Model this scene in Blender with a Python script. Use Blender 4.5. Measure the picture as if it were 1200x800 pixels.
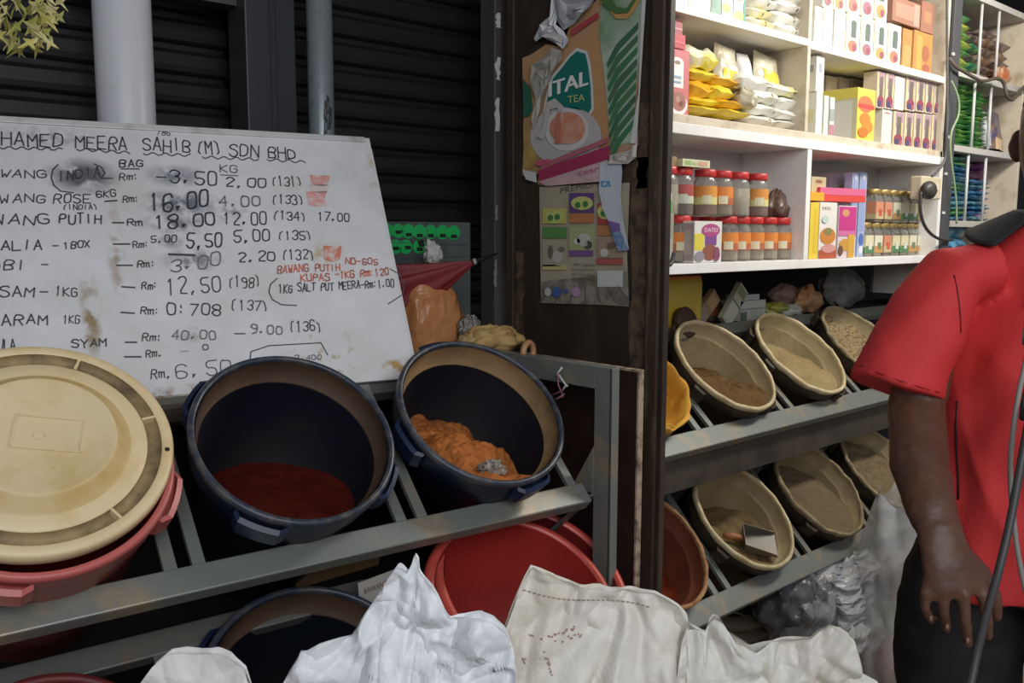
import bpy, bmesh, math, random
from mathutils import Vector, Matrix, noise
for o in list(bpy.data.objects): bpy.data.objects.remove(o)
rnd = random.Random(7)
SC = bpy.context.scene
COL = SC.collection
R = math.radians
V = Vector
# ------------------------------------------------------------------ camera
CAMZ = 1.45
FPX, PITCH, YAW, ROLL = 1050.0, R(6.95), R(41.7), R(.13)
C0 = V((0, 0, CAMZ))
FW = V((math.sin(YAW)*math.cos(PITCH), math.cos(YAW)*math.cos(PITCH), -math.sin(PITCH)))
_r = V((math.cos(YAW), -math.sin(YAW), 0)); _u = _r.cross(FW)
RT = _r*math.cos(ROLL) + _u*math.sin(ROLL); UP = _u*math.cos(ROLL) - _r*math.sin(ROLL)
cam = bpy.data.objects.new('camera', bpy.data.cameras.new('camera')); COL.objects.link(cam)
m = Matrix((RT, UP, -FW)).transposed().to_4x4(); m.translation = C0; cam.matrix_world = m
cam.data.sensor_width = 36; cam.data.lens = 36*FPX/1200; cam.data.clip_start = .05
SC.camera = cam
SC.view_settings.view_transform = 'Standard'; SC.view_settings.look = 'None'
SC.view_settings.gamma = 1; SC.view_settings.exposure = 0.0; SC.view_settings.use_curve_mapping = False
# ------------------------------------------------------------------ light
W = bpy.data.worlds.new('world'); SC.world = W; W.use_nodes = True
W.node_tree.nodes['Background'].inputs[0].default_value = (.80, .88, 1, 1)
W.node_tree.nodes['Background'].inputs[1].default_value = .30
def area(name, loc, tgt, sx, sy, power, col):
    l = bpy.data.lights.new(name, 'AREA'); l.shape = 'RECTANGLE'; l.size = sx; l.size_y = sy; l.energy = power; l.color = col
    o = bpy.data.objects.new(name, l); COL.objects.link(o); o.location = loc
    o.rotation_euler = (V(tgt)-V(loc)).to_track_quat('-Z', 'Y').to_euler(); return o
area('daylight_from_street', (-.6, -1.9, 2.75), (.9, 1.4, .9), 3.0, 1.6, 74, (.93, .96, 1))
area('shop_light', (3.1, .55, 2.55), (3.0, 1.8, 1.6), 1.6, .25, 38, (1, .95, .86))

# ------------------------------------------------------------------ pixel -> plane helpers (measured on the photograph)
def ray(u, v): return FW + RT*((u-600)/FPX) - UP*((v-400)/FPX)
def onY(u, v, Y): r = ray(u, v); return C0 + r*(Y/r.y)
def onX(u, v, X): r = ray(u, v); return C0 + r*(X/r.x)
def onZ(u, v, Z): r = ray(u, v); return C0 + r*((Z-CAMZ)/r.z)
def atd(u, v, d): return C0 + ray(u, v)*d
# ------------------------------------------------------------------ materials
MATS = {}
def M(name, c, rough=.6, metal=0, c2=None, scale=12, thr=.55, soft=.12, bump=0, bscale=60, spec=.5, trans=0, emit=0, alpha=1, coat=0, stretch=None, detail=6, ior=1.45, sheen=0, crease=0, cscale=14):
    if name in MATS: return MATS[name]
    mt = bpy.data.materials.new(name); mt.use_nodes = True; nt = mt.node_tree; N = nt.nodes; L = nt.links
    b = N['Principled BSDF']; b.inputs['Roughness'].default_value = rough; b.inputs['Metallic'].default_value = metal
    b.inputs['Base Color'].default_value = (*c, 1); b.inputs['Specular IOR Level'].default_value = spec
    b.inputs['Transmission Weight'].default_value = trans; b.inputs['Alpha'].default_value = alpha
    b.inputs['Coat Weight'].default_value = coat; b.inputs['IOR'].default_value = ior
    if emit: b.inputs['Emission Color'].default_value = (*c, 1); b.inputs['Emission Strength'].default_value = emit
    tc = N.new('ShaderNodeTexCoord'); src = tc.outputs['Object']
    if stretch:
        mp = N.new('ShaderNodeMapping'); mp.inputs['Scale'].default_value = stretch; L.new(src, mp.inputs[0]); src = mp.outputs[0]
    if c2 is not None:
        n = N.new('ShaderNodeTexNoise'); n.inputs['Scale'].default_value = scale; n.inputs['Detail'].default_value = detail; n.inputs['Roughness'].default_value = .65
        L.new(src, n.inputs[0])
        mr = N.new('ShaderNodeMapRange'); mr.inputs[1].default_value = thr-soft; mr.inputs[2].default_value = thr+soft
        L.new(n.outputs[0], mr.inputs[0])
        mx = N.new('ShaderNodeMix'); mx.data_type = 'RGBA'; mx.inputs[6].default_value = (*c, 1); mx.inputs[7].default_value = (*c2, 1)
        L.new(mr.outputs[0], mx.inputs[0]); L.new(mx.outputs[2], b.inputs['Base Color'])
    if crease:
        wn = N.new('ShaderNodeTexNoise'); wn.inputs['Scale'].default_value = cscale*.5; wn.inputs['Detail'].default_value = 2; L.new(src, wn.inputs[0])
        vm = N.new('ShaderNodeVectorMath'); vm.operation = 'MULTIPLY_ADD'; vm.inputs[1].default_value = (.12, .12, .12); L.new(wn.outputs[1], vm.inputs[0]); L.new(src, vm.inputs[2])
        prev = None
        for k_, st_ in ((1, 1), (2.7, .5)):
            vo = N.new('ShaderNodeTexVoronoi'); vo.inputs['Scale'].default_value = cscale*k_; L.new(vm.outputs[0], vo.inputs['Vector'])
            bp = N.new('ShaderNodeBump'); bp.inputs['Strength'].default_value = min(1, crease*st_); bp.inputs['Distance'].default_value = .035/k_; L.new(vo.outputs['Distance'], bp.inputs['Height'])
            if prev: L.new(prev, bp.inputs['Normal'])
            prev = bp.outputs[0]
        L.new(prev, b.inputs['Normal'])
    if bump:
        n = N.new('ShaderNodeTexNoise'); n.inputs['Scale'].default_value = bscale; n.inputs['Detail'].default_value = 5
        L.new(src, n.inputs[0])
        bp = N.new('ShaderNodeBump'); bp.inputs['Strength'].default_value = bump; bp.inputs['Distance'].default_value = .01
        L.new(n.outputs[0], bp.inputs['Height'])
        if crease: L.new(prev, bp.inputs['Normal'])
        L.new(bp.outputs[0], b.inputs['Normal'])
    MATS[name] = mt; return mt
def flat(c, rough=.6):  # printed ink / plain colours, cached
    return M('ink_%02x%02x%02x_%d' % (*[int(max(0, min(1, x))*255) for x in c], int(rough*10)), c, rough)
# ------------------------------------------------------------------ mesh builder
class MB:
    def __init__(s): s.v = []; s.f = []; s.mi = []; s.m = []; s.sm = []
    def mat(s, m):
        if m not in s.m: s.m.append(m)
        return s.m.index(m)
    def add(s, vs, fs, m=None, smooth=False, M4=None):
        o = len(s.v); k = s.mat(m) if m else 0
        s.v += [tuple(M4 @ V(p)) if M4 else tuple(p) for p in vs]
        for f in fs: s.f.append([i+o for i in f]); s.mi.append(k); s.sm.append(smooth)
        return s
    def box(s, a, b, m=None, M4=None):
        x0, y0, z0 = a; x1, y1, z1 = b
        vs = [(x0,y0,z0),(x1,y0,z0),(x1,y1,z0),(x0,y1,z0),(x0,y0,z1),(x1,y0,z1),(x1,y1,z1),(x0,y1,z1)]
        return s.add(vs, [(0,3,2,1),(4,5,6,7),(0,1,5,4),(1,2,6,5),(2,3,7,6),(3,0,4,7)], m, False, M4)
    def bar(s, p, q, w, h, m=None, up=(0,0,1)):  # box beam between p and q
        p, q = V(p), V(q); d = (q-p); L = d.length; d.normalize(); side = d.cross(V(up)).normalized(); u2 = side.cross(d)
        M4 = Matrix((d, side, u2)).transposed().to_4x4(); M4.translation = p
        return s.box((0, -w/2, -h/2), (L, w/2, h/2), m, M4)
    def tube(s, pts, r, n=8, m=None, caps=True, smooth=True, flatt=1):
        pts = [V(p) for p in pts]; rs = r if hasattr(r, '__len__') else [r]*len(pts)
        vs = []; fs = []; prev = None
        for i, p in enumerate(pts):
            t = (pts[min(i+1, len(pts)-1)] - pts[max(i-1, 0)]).normalized()
            a = prev if prev else (V((0,0,1)) if abs(t.z) < .9 else V((1,0,0)))
            x = (a - t*a.dot(t)).normalized(); y = t.cross(x); prev = x
            for k in range(n):
                g = 2*math.pi*k/n; vs.append(p + x*math.cos(g)*rs[i] + y*math.sin(g)*rs[i]*flatt)
        for i in range(len(pts)-1):
            for k in range(n): fs.append((i*n+k, i*n+(k+1) % n, (i+1)*n+(k+1) % n, (i+1)*n+k))
        if caps: fs.append(tuple(range(n))[::-1]); fs.append(tuple((len(pts)-1)*n+k for k in range(n)))
        return s.add(vs, fs, m, smooth)
    def lathe(s, prof, n=32, m=None, M4=None, smooth=True, fn=None):
        vs = []; fs = []
        for (r, z) in prof:
            for k in range(n):
                g = 2*math.pi*k/n; p = V((r*math.cos(g), r*math.sin(g), z)); vs.append(fn(p) if fn else p)
        for i in range(len(prof)-1):
            for k in range(n): fs.append((i*n+k, i*n+(k+1) % n, (i+1)*n+(k+1) % n, (i+1)*n+k))
        if prof[0][0] > 1e-5: fs.append(tuple(range(n))[::-1]) if s.cap0 else None
        if prof[-1][0] > 1e-5 and s.cap1: fs.append(tuple((len(prof)-1)*n+k for k in range(n)))
        return s.add(vs, fs, m, smooth, M4)
    cap0 = False; cap1 = False
    def poly(s, pts, m=None): return s.add(pts, [tuple(range(len(pts)))], m)
    def prism(s, pts2, z0, z1, m=None, M4=None):
        n = len(pts2); vs = [(x, y, z0) for x, y in pts2] + [(x, y, z1) for x, y in pts2]
        fs = [tuple(range(n))[::-1], tuple(range(n, 2*n))] + [(i, (i+1) % n, n+(i+1) % n, n+i) for i in range(n)]
        return s.add(vs, fs, m, False, M4)
    def grid(s, fn, nu, nv, m=None, smooth=True, closeu=False, M4=None):
        vs = [fn(i/(nu if closeu else nu-1), j/(nv-1)) for j in range(nv) for i in range(nu)]
        fs = [(j*nu+i, j*nu+(i+1) % nu, (j+1)*nu+(i+1) % nu, (j+1)*nu+i) for j in range(nv-1) for i in range(nu if closeu else nu-1)]
        return s.add(vs, fs, m, smooth, M4)
    def blob(s, c, r, m=None, nu=16, nv=10, fn=None):
        def g(u, v):
            a = 2*math.pi*u; b = math.pi*(v-.5); p = V((math.cos(a)*math.cos(b)*r[0], math.sin(a)*math.cos(b)*r[1], math.sin(b)*r[2]))
            if fn: p = fn(p)
            return p + V(c)
        return s.grid(g, nu, nv, m, True, True)
    def build(s, name, m=None, parent=None, loc=None, bevel=0, mw=None, solid=0, sub=0):
        me = bpy.data.meshes.new(name); me.from_pydata(s.v, [], s.f); me.update()
        mats = s.m if s.m else [m]
        for x in mats: me.materials.append(x)
        me.polygons.foreach_set('material_index', s.mi); me.polygons.foreach_set('use_smooth', s.sm)
        o = bpy.data.objects.new(name, me); COL.objects.link(o)
        if parent: o.parent = parent
        if mw is not None: o.matrix_local = mw
        if loc is not None: o.location = loc
        if solid: md = o.modifiers.new('solid', 'SOLIDIFY'); md.thickness = solid; md.offset = 0
        if bevel: md = o.modifiers.new('bevel', 'BEVEL'); md.width = bevel; md.segments = 2; md.limit_method = 'ANGLE'
        if sub: md = o.modifiers.new('sub', 'SUBSURF'); md.levels = sub; md.render_levels = sub
        return o
def tag(o, label=None, cat=None, group=None, kind=None):
    if label: o['label'] = label
    if cat: o['category'] = cat
    if group: o['group'] = group
    if kind: o['kind'] = kind
    return o
def thing(name, label, cat, group=None, loc=(0,0,0), mw=None):
    o = bpy.data.objects.new(name, None); o.empty_display_size = .05; COL.objects.link(o)
    if mw is not None: o.matrix_world = mw
    else: o.location = loc
    return tag(o, label, cat, group)
def copy_tree(o, parent=None):
    c = o.copy(); COL.objects.link(c)
    if parent: c.parent = parent
    for ch in o.children: copy_tree(ch, c)
    return c
def frame(o, x, z):  # matrix from origin, x axis and approximate z axis
    x = V(x).normalized(); z = V(z); z = (z - x*z.dot(x)).normalized(); y = z.cross(x)
    m4 = Matrix((x, y, z)).transposed().to_4x4(); m4.translation = V(o); return m4
_tc = {}
def text2d(t):  # built-in font as 2-D mesh, normalised to cap height 1
    if t in _tc: return _tc[t]
    cu = bpy.data.curves.new('t', 'FONT'); cu.body = t; cu.size = 1; cu.resolution_u = 2
    o = bpy.data.objects.new('t', cu); COL.objects.link(o); dg = bpy.context.evaluated_depsgraph_get(); dg.update()
    me = o.evaluated_get(dg).to_mesh(); vs = [(v.co.x/.7, v.co.y/.7) for v in me.vertices]; fs = [tuple(p.vertices) for p in me.polygons]
    o.evaluated_get(dg).to_mesh_clear(); bpy.data.objects.remove(o); bpy.data.curves.remove(cu)
    w = max([x for x, y in vs] or [1]); _tc[t] = (vs, fs, w); return _tc[t]
def put_text(mb, t, O, U, Vv, width, height, m, off=V((0,0,0))):  # O lower-left corner, U, Vv unit axes
    vs, fs, w = text2d(t); k = width/w
    mb.add([O + U*(x*k) + Vv*(y*height) + off for x, y in vs], fs, m)
def wob(p, s, a, seed=0): return noise.noise_vector(V(p)*s + V((seed, seed*1.7, 0)))*a
# ------------------------------------------------------------------ shared materials
steel = M('grey_painted_steel', (.20, .215, .195), .40, .3, (.36, .27, .17), 9, .60, .10, .05, 90)
steel_d = M('dull_painted_steel', (.13, .14, .125), .45, .3, (.20, .14, .09), 14, .62, .1, .05, 90)
black_slat = M('black_shutter_paint', (.014, .013, .013), .42, .2, (.024, .021, .019), 5, .5, .2)
dark_frame = M('dark_brown_frame', (.050, .044, .042), .5, .1, (.075, .066, .06), 30, .5, .2, .05, 40, stretch=(1, 1, .15))
pvc = M('white_pvc', (.55, .55, .57), .35, 0, (.40, .38, .38), 18, .70, .08)
pipe_grey = M('grey_paint_pipe', (.23, .26, .27), .3, .3, (.10, .10, .10), 22, .68, .05)
wood_d = M('grimy_dark_wood', (.030, .021, .015), .55, 0, (.085, .055, .033), 6, .6, .14, .25, 25, stretch=(1, 1, .35))
wood_edge = M('worn_wood_edge', (.055, .036, .022), .5, 0, (.30, .22, .14), 14, .66, .1, .2, 40, stretch=(1, 1, .12))
white_lam = M('white_laminate', (.80, .785, .755), .35, 0, (.70, .66, .60), 7, .62, .15)
beige_lam = M('cream_dirty_laminate', (.62, .54, .42), .45, 0, (.42, .33, .22), 10, .6, .1)
grey_lam = M('shelf_inside_laminate', (.52, .50, .47), .5, 0, (.42, .39, .34), 5, .55, .2)
floor_m = M('dirty_concrete', (.30, .24, .18), .7, 0, (.15, .12, .09), 4, .55, .2, .2, 30)
# ------------------------------------------------------------------ setting
def struct(name, mb, m=None, **k): o = mb.build(name, m, **k); o['kind'] = 'structure'; return o
struct('floor', MB().box((-2.5, -3, -.1), (7.5, 3.0, 0)), floor_m)
struct('wall_back', MB().box((-2.5, 2.20, 0), (7.5, 2.3, 3.0)), M('dark_wall', (.02, .02, .021), .8))
struct('ceiling', MB().box((-2.5, .35, 2.95), (7.5, 2.2, 3.05)), M('grey_ceiling', (.16, .155, .16), .8))
struct('wall_right', MB().box((6.2, 0, 0), (6.3, 2.1, 2.95)), M('dim_wall', (.10, .09, .085), .8))
# steel beam over the shutters
struct('trim_1', MB().box((-1.5, 1.98, 1.955), (.93, 2.04, 2.30)), M('beam_paint', (.055, .057, .06), .5))

# roller shutters: every slat a part
def shutter(x0, x1, Y, z0, z1, label, pitch=.0693, mat=black_slat):
    t = thing('roller_shutter', label, 'shutter', loc=((x0+x1)/2, Y, z0))
    mb = MB(); L = x1-x0
    prof = [(-.004, 0), (-.012, .006), (-.015, .018), (-.012, .044), (-.004, .052), (.006, .056), (.004, .0693)]
    vs = [(x, y, z) for x in (-L/2, L/2) for y, z in prof]; n = len(prof)
    mb.add(vs, [(i, i+1, n+i+1, n+i)[::-1] for i in range(n-1)], mat, False)
    first = None; k = 0; z = 0
    while z0+z < z1:
        if not first: first = mb.build('slat', mat, t, solid=.001)
        else:
            o = first.copy(); COL.objects.link(o); o.parent = t; o.location = (0, 0, z)
        z += pitch
    return t
shutter(1.03, 1.95, 2.09, .15, 2.75, 'black slatted roller shutter between the thin grey pipe and the dark brown frame')
shutter(-1.2, .96, 2.12, .15, 2.2, 'dark roller shutter behind the thick white pipe, left of the grey posts')
# vertical frames
mb = MB(); mb.box((.930, 1.94, .1), (.99, 2.03, 2.9)).box((1.005, 1.96, .1), (1.064, 2.03, 2.9)).box((.975, 1.95, .1), (1.01, 2.0, 2.9))
tag(mb.build('shutter_guide_frame', M('dark_grey_post', (.030, .033, .036), .45, .2), bevel=.003), 'dark grey double shutter guide just left of the thin grey pipe', 'frame')
t = thing('door_frame', 'dark brown door frame with white tape scraps between shutter and poster board', 'frame', loc=(1.66, 1.88, 0))
MB().box((-.075, -.03, .05), (.045, .03, 2.9)).build('post', dark_frame, t, bevel=.003)
MB().box((.045, .0, .05), (.10, .05, 2.9)).build('gap_shade_strip', M('black_gap', (.008, .008, .009), .7), t)  # black strip painted in for the dark gap beside the post
for (u0, u1, v0, v1) in [(580, 587, 14, 33), (579, 587, 66, 94), (578.5, 586, 114, 154), (579, 584, 240, 258), (578, 583, 304, 336)]:
    a = onY(u0, v0, 1.848); b = onY(u1, v1, 1.848); mb = MB()
    n = 6; pts = [(a.x + (b.x-a.x)*(.5*rnd.random() if i else .5), -.0, a.z+(b.z-a.z)*i/n) for i in range(n+1)]
    pts2 = [(b.x - (b.x-a.x)*.25*rnd.random(), 0, a.z+(b.z-a.z)*i/n) for i in range(n, -1, -1)]
    sc = .9 if v0 < 200 else .35
    mb.add([V(p)-V((1.66, .032, 0)) for p in pts+pts2], [tuple(range(2*n+2))], flat((.55*sc, .53*sc, .52*sc))); mb.build('tape_scrap', None, t)
# pipes
t = thing('drain_pipe', 'thick white plastic drain pipe rising behind the whiteboard', 'pipe', loc=(.674, 1.97, 0))
mb = MB(); mb.tube([(0, 0, 0), (0, 0, 2.9)], .0570, 40); mb.build('pipe_body', pvc, t)
mb = MB(); mb.tube([(0, 0, .95), (0, 0, 1.05)], .0615, 40); mb.build('pipe_joint', pvc, t)
t = thing('steel_pipe', 'thin grey painted steel pipe behind the top right part of whiteboard', 'pipe', loc=(1.134, 1.97, 0))
mb = MB(); mb.tube([(0, 0, 0), (0, 0, 2.9)], .031, 32); mb.build('pipe_body', pipe_grey, t)
mb = MB()
for k in range(5):
    z = 1.70+k*.012; g = -2.2+rnd.random()*.9
    mb.add([V((math.cos(g+dx)*.0314, math.sin(g+dx)*.0314, z+dz)) for dx, dz in ((-.18, -.02), (.12, -.015), (.2, .02), (-.05, .028))], [(0,1,2,3)], flat((.04, .04, .04)))
mb.build('paint_chip', None, t)

# partition board with worn posts
XP = 1.60
t = thing('partition_board', 'dark grimy wooden partition carrying the torn posters', 'partition', loc=(XP, 1.55, 0))
MB().box((0, -.23, 0), (.018, .26, 2.9)).build('panel', wood_d, t)
for (ya, yb, za, zb, sd) in ((-.222, -.165, 1.05, 1.62, 1), (-.215, -.18, 1.55, 1.75, 2), (.20, .235, 1.15, 1.40, 3)):
    mb = MB(); n = 14; L_ = [(0, ya + (yb-ya)*.35*noise.noise(V((i*.7, sd, 0))) , za+(zb-za)*i/n) for i in range(n+1)]; R_ = [(0, yb - (yb-ya)*.6*abs(noise.noise(V((i*.6, sd, 4)))), za+(zb-za)*i/n) for i in range(n, -1, -1)]
    vs = [(-.0007, y, z) for _, y, z in L_ + R_]; mb.add(vs, [(i, i+1, 2*n-i, 2*n+1-i) for i in range(n)], M('peeled_wood_patch', (.13, .085, .05), .7, 0, (.045, .03, .02), 30, .5, .1)); mb.build('peeled_patch', None, t)
MB().box((-.012, -.262, 0), (.022, -.225, 2.9)).build('front_post', wood_edge, t, bevel=.004)
MB().box((-.006, -.275, 0), (.012, -.262, 2.9)).build('edge_strip', wood_d, t, bevel=.002)
MB().box((-.008, .235, 0), (.0, .262, 2.9)).build('rear_batten', wood_d, t, bevel=.002)
# low dark side board with pale edges
t = thing('side_board', 'dark brown board with pale worn edges against the rack end post', 'board', loc=(1.452, 1.40, 0))
MB().box((0, -.175, .05), (.012, .20, 1.155)).build('panel', M('dark_red_brown_board', (.028, .014, .011), .5, 0, (.045, .025, .018), 12), t)
MB().box((-.002, -.178, .05), (.014, -.173, 1.155)).build('front_edging', M('pale_raw_edge', (.40, .31, .22), .6, 0, (.09, .06, .04), 30, .55, .1), t)
MB().box((-.002, -.178, 1.155), (.014, .20, 1.160)).build('top_edging', MATS['pale_raw_edge'], t)
# ------------------------------------------------------------------ racks
def slope_frame(c, tilt, yaw):
    ux = V((math.cos(yaw), math.sin(yaw), 0)); w = V((-math.sin(yaw)*math.cos(tilt), math.cos(yaw)*math.cos(tilt), math.sin(tilt)))
    return frame(c, ux, ux.cross(w))
FL = slope_frame((.739, 1.396, 1.098), R(43.17), R(-5.63))       # left rack, upper tier (origin: centre of the first blue bucket's mouth)
FLL = slope_frame((.739, 1.276, .698), R(43.17), R(-5.63))
FU = slope_frame((2.271, 1.574, 1.057), R(42.15), 0)
FD = slope_frame((2.228, 1.462, .625), R(44.6), 0)
def world_mw(o, M4): o.matrix_world = M4
def tier(t, Fm, off, s0, s1, mids, front=(-.205, -.158), back=(.155, .20), end=None, m=steel, fasc=0, bdrop=0, gap=.030):
    MB().box((s0, front[0], off-.032), (s1, front[1], off)).build('front_rail', m, t, mw=Fm, bevel=.003)
    MB().box((s0, back[0], off-.032-bdrop), (s1, back[1], off - bdrop)).build('back_rail', m if not bdrop else steel_d, t, mw=Fm, bevel=.003)
    for c in mids:
        for d in ((-gap, gap) if c != end else (0,)):
            MB().box((c+d-.0105, front[1]-.004, off-.012), (c+d+.0105, back[0]+.004, off-.001)).build('cross_slat', m, t, mw=Fm, bevel=.001)
    if fasc:
        a = Fm @ V((s0, front[0]+.01, off-.032)); b = Fm @ V((s1, front[0]+.01, off-.032))
        MB().box((a.x, a.y+.004, a.z-fasc), (b.x, a.y+.016, a.z)).build('fascia', M('grimy_steel_fascia', (.075, .062, .045), .5, .2, (.04, .032, .025), 9), t)
t = thing('steel_bucket_rack', 'grey steel sloping rack holding the blue buckets under the whiteboard', 'rack')
tier(t, FL, -.09, -1.05, .612, (-.62, -.212, .20, .585), end=.585, bdrop=.03, gap=.022)
tier(t, FLL, -.09, -1.05, .16, (-.62, -.212), m=steel_d)
mb = MB()
mb.box((1.362, 1.222, 0), (1.366, 1.268, 1.172)).box((1.362, 1.222, 0), (1.388, 1.226, 1.172))
mb.build('end_post', steel, t, bevel=.001)
mb = MB(); mb.box((1.362, 1.268, 1.125), (1.366, 1.86, 1.172)).box((1.366, 1.226, 1.168), (1.392, 1.86, 1.172)); mb.build('end_top_bar', steel, t, bevel=.001)
mb = MB(); mb.add([(1.364, 1.268, 1.0), (1.364, 1.268, .90), (1.364, 1.33, .90), (1.360, 1.268, 1.0), (1.360, 1.268, .90), (1.360, 1.33, .90)], [(0,1,2), (5,4,3), (0,2,5,3), (1,0,3,4), (2,1,4,5)]); mb.build('gusset_plate', steel, t)
mb = MB(); mb.bar((1.352, 1.26, .90), (1.30, 1.62, .55), .03, .006); mb.build('brace', steel_d, t)
for x in (-.25, 1.364):
    mb = MB(); mb.box((x-.018, 1.80, 0), (x+.018, 1.835, 1.17)); mb.build('rear_leg', steel_d, t, bevel=.002)
mb = MB(); mb.box((-.27, 1.43, 0), (-.23, 1.47, .98)); mb.build('front_leg', steel_d, t, bevel=.002)
t = thing('steel_bucket_rack', 'grey steel sloping rack holding the beige rimmed spice buckets under white shelves', 'rack')
tier(t, FU, -.055, -.66, 1.75, (-.213, .213, .645, 1.06, 1.48), front=(-.225, -.165), fasc=.10)
tier(t, FD, -.055, -.60, 1.78, (-.213, .213, .645, 1.06, 1.48), front=(-.225, -.165))
for x in (1.66, 4.0):
    for y in (1.345, 1.80):
        mb = MB(); mb.box((x-.018, y-.018, 0), (x+.018, y+.018, .45 if y < 1.5 else 1.16)); mb.build('leg', steel_d, t, bevel=.002)
mb = MB(); mb.box((1.70, 1.44, .42), (1.72, 1.46, .87)); mb.build('upright', steel_d, t)

# ------------------------------------------------------------------ buckets
RB = .18
def wall_r(z): # inner radius at depth z (<0)
    return .163 + z*.11 if z < -.046 else .170 + z*.06
def lug(mb, a, m, w=.25, r0=.170, r1=.195, z0=-.056, z1=-.017):
    n = 7; vs = []
    for k in range(n+1):
        g = a - w + 2*w*k/n
        e = 0 if 0 < k < n else -.010
        for r, z in ((r0-.004, z0-.010), (r1+e-.006, z0), (r1+e, z1), (r1-.008+e, z1+.004), (r1-.010+e, z1-.012), (r0, z1-.014)):
            vs.append((r*math.cos(g), r*math.sin(g), z))
    fs = []
    for k in range(n):
        for j in range(6): fs.append((k*6+j, (k+1)*6+j, (k+1)*6+(j+1) % 6, k*6+(j+1) % 6))
    fs.append(tuple(range(6))[::-1]); fs.append(tuple(n*6+j for j in range(6)))
    mb.add(vs, fs, m, False)
def bucket(Fm, s, label, mo, mi, mr, lugs=(50, 140, 235, 322), dn=0, dw=0, rot=0, rough_rim=0, liner=None, sc=1, group=None, rim_w=1, cover=False):
    M4 = Fm @ Matrix.Translation((s, dw, dn)) @ Matrix.Rotation(rot, 4, 'Z') @ Matrix.Scale(sc, 4)
    t = thing('spice_bucket', label, 'bucket', group, mw=M4)
    def nz(p): return p + V((0, 0, rough_rim*noise.noise(p*28+V((s*9, 0, 0))))) + V((p.x, p.y, 0))*(rough_rim*1.2*noise.noise(p*22+V((5+s, 2, 1))))
    mb = MB(); mb.cap0 = False; mb.cap1 = True
    mb.lathe([(.174, -.012), (.1735, -.05), (.168, -.053), (.132, -.358), (.0, -.360)], 56, mo, fn=nz if rough_rim else None)
    bd = mb.build('bucket_body', None, t)
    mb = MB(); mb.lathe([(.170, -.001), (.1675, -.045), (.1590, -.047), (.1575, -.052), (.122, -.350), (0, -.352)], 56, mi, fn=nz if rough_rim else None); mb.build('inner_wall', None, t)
    mb = MB(); mb.lathe([(.1695, -.008), (.1695, -.001), (.171, .003), (.178, .003), (.181, -.001), (.181, -.010), (.177, -.014), (.173, -.013)], 72, mr, fn=nz if rough_rim else None); mb.build('rim', None, t)
    for a in lugs:
        mb = MB(); lug(mb, R(a)-rot, mo, w=.25 if not rough_rim else .13, r0=.170 if not rough_rim else .176); mb.build('lug_handle', None, bd)
    return t, M4
def powder(M4, name, label, mat, c, k=-.8, kx=0, amp=.008, ns=9, seed=0, kind='stuff', heap=None, cat='spice', rmx=1):
    def zf(x, y):
        z = c + k*y + kx*x + amp*noise.fractal(V((x*ns, y*ns, seed)), .9, 2, 5)*1.4
        if heap: z += heap(x, y)
        return min(z, -.012)
    nr, na = 40, 96; vs = []; fs = []
    for i in range(nr+1):
        for j in range(na):
            g = 2*math.pi*j/na; cx, cy = math.cos(g), math.sin(g); lo, hi = 0, .165
            for _ in range(12):
                md = (lo+hi)/2
                if md < wall_r(max(-.345, zf(md*cx, md*cy)))-.002: lo = md
                else: hi = md
            r = lo*(i/nr)*rmx; vs.append((r*cx, r*cy, max(-.348, zf(r*cx, r*cy))))
    for i in range(nr):
        for j in range(na): fs.append((i*na+j, i*na+(j+1) % na, (i+1)*na+(j+1) % na, (i+1)*na+j)[::-1])
    mb = MB(); mb.add(vs, fs, mat, True); o = mb.build(name, None); o.matrix_world = M4
    return tag(o, label, cat, None, kind)
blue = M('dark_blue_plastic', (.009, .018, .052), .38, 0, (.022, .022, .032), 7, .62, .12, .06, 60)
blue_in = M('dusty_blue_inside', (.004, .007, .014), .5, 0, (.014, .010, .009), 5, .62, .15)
blue_rim = M('scuffed_blue_rim', (.030, .038, .058), .35, 0, (.11, .10, .09), 26, .56, .1, .05, 80)
dust_band = M('ochre_dust_on_blue', (.24, .145, .060), .7, 0, (.10, .06, .03), 9, .58, .14)
dust_band2 = M('rust_dust_on_blue', (.075, .040, .021), .65, 0, (.030, .020, .014), 9, .58, .14)
red_m = M('salmon_red_plastic', (.50, .12, .105), .38, 0, (.40, .12, .10), 9, .6, .1)
red_in = M('red_plastic_inside', (.36, .030, .022), .36, 0, (.28, .026, .02), 6)
cream = M('cream_plastic_lid', (.74, .59, .35), .42, 0, (.62, .44, .19), 7, .60, .10, .04, 40, detail=8)
cream_dirty = M('grimy_cream_channel', (.36, .25, .12), .6, 0, (.14, .095, .05), 16, .55, .12)
t0, m0 = bucket(FL, -.40, 'red bucket closed by the round cream lid, leftmost on the rack', red_m, red_in, red_m, lugs=(-25, 65, 155, 245), sc=1.035, dn=.013)
lid = thing('bucket_lid', 'round cream plastic lid with raised centre covering the red bucket at left', 'lid', mw=FL @ Matrix.Translation((-.40, .029, .020)))
mb = MB(); mb.lathe([(.186, -.016), (.190, -.010), (.190, .006), (.187, .010), (.175, .011), (.172, .009)], 96, cream); mb.build('lid_rim', None, lid)
mb = MB(); mb.lathe([(.172, .009), (.170, -.003), (.153, -.003), (.151, .008)], 96, cream_dirty); mb.build('lid_channel', None, lid)
mb = MB(); mb.lathe([(.151, .008), (.149, .010), (.127, .011)], 96, cream); mb.lathe([(.105, .0305), (.102, .031), (.098, .029), (0, .028)], 96, cream); mb.build('lid_top', None, lid)
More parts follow.
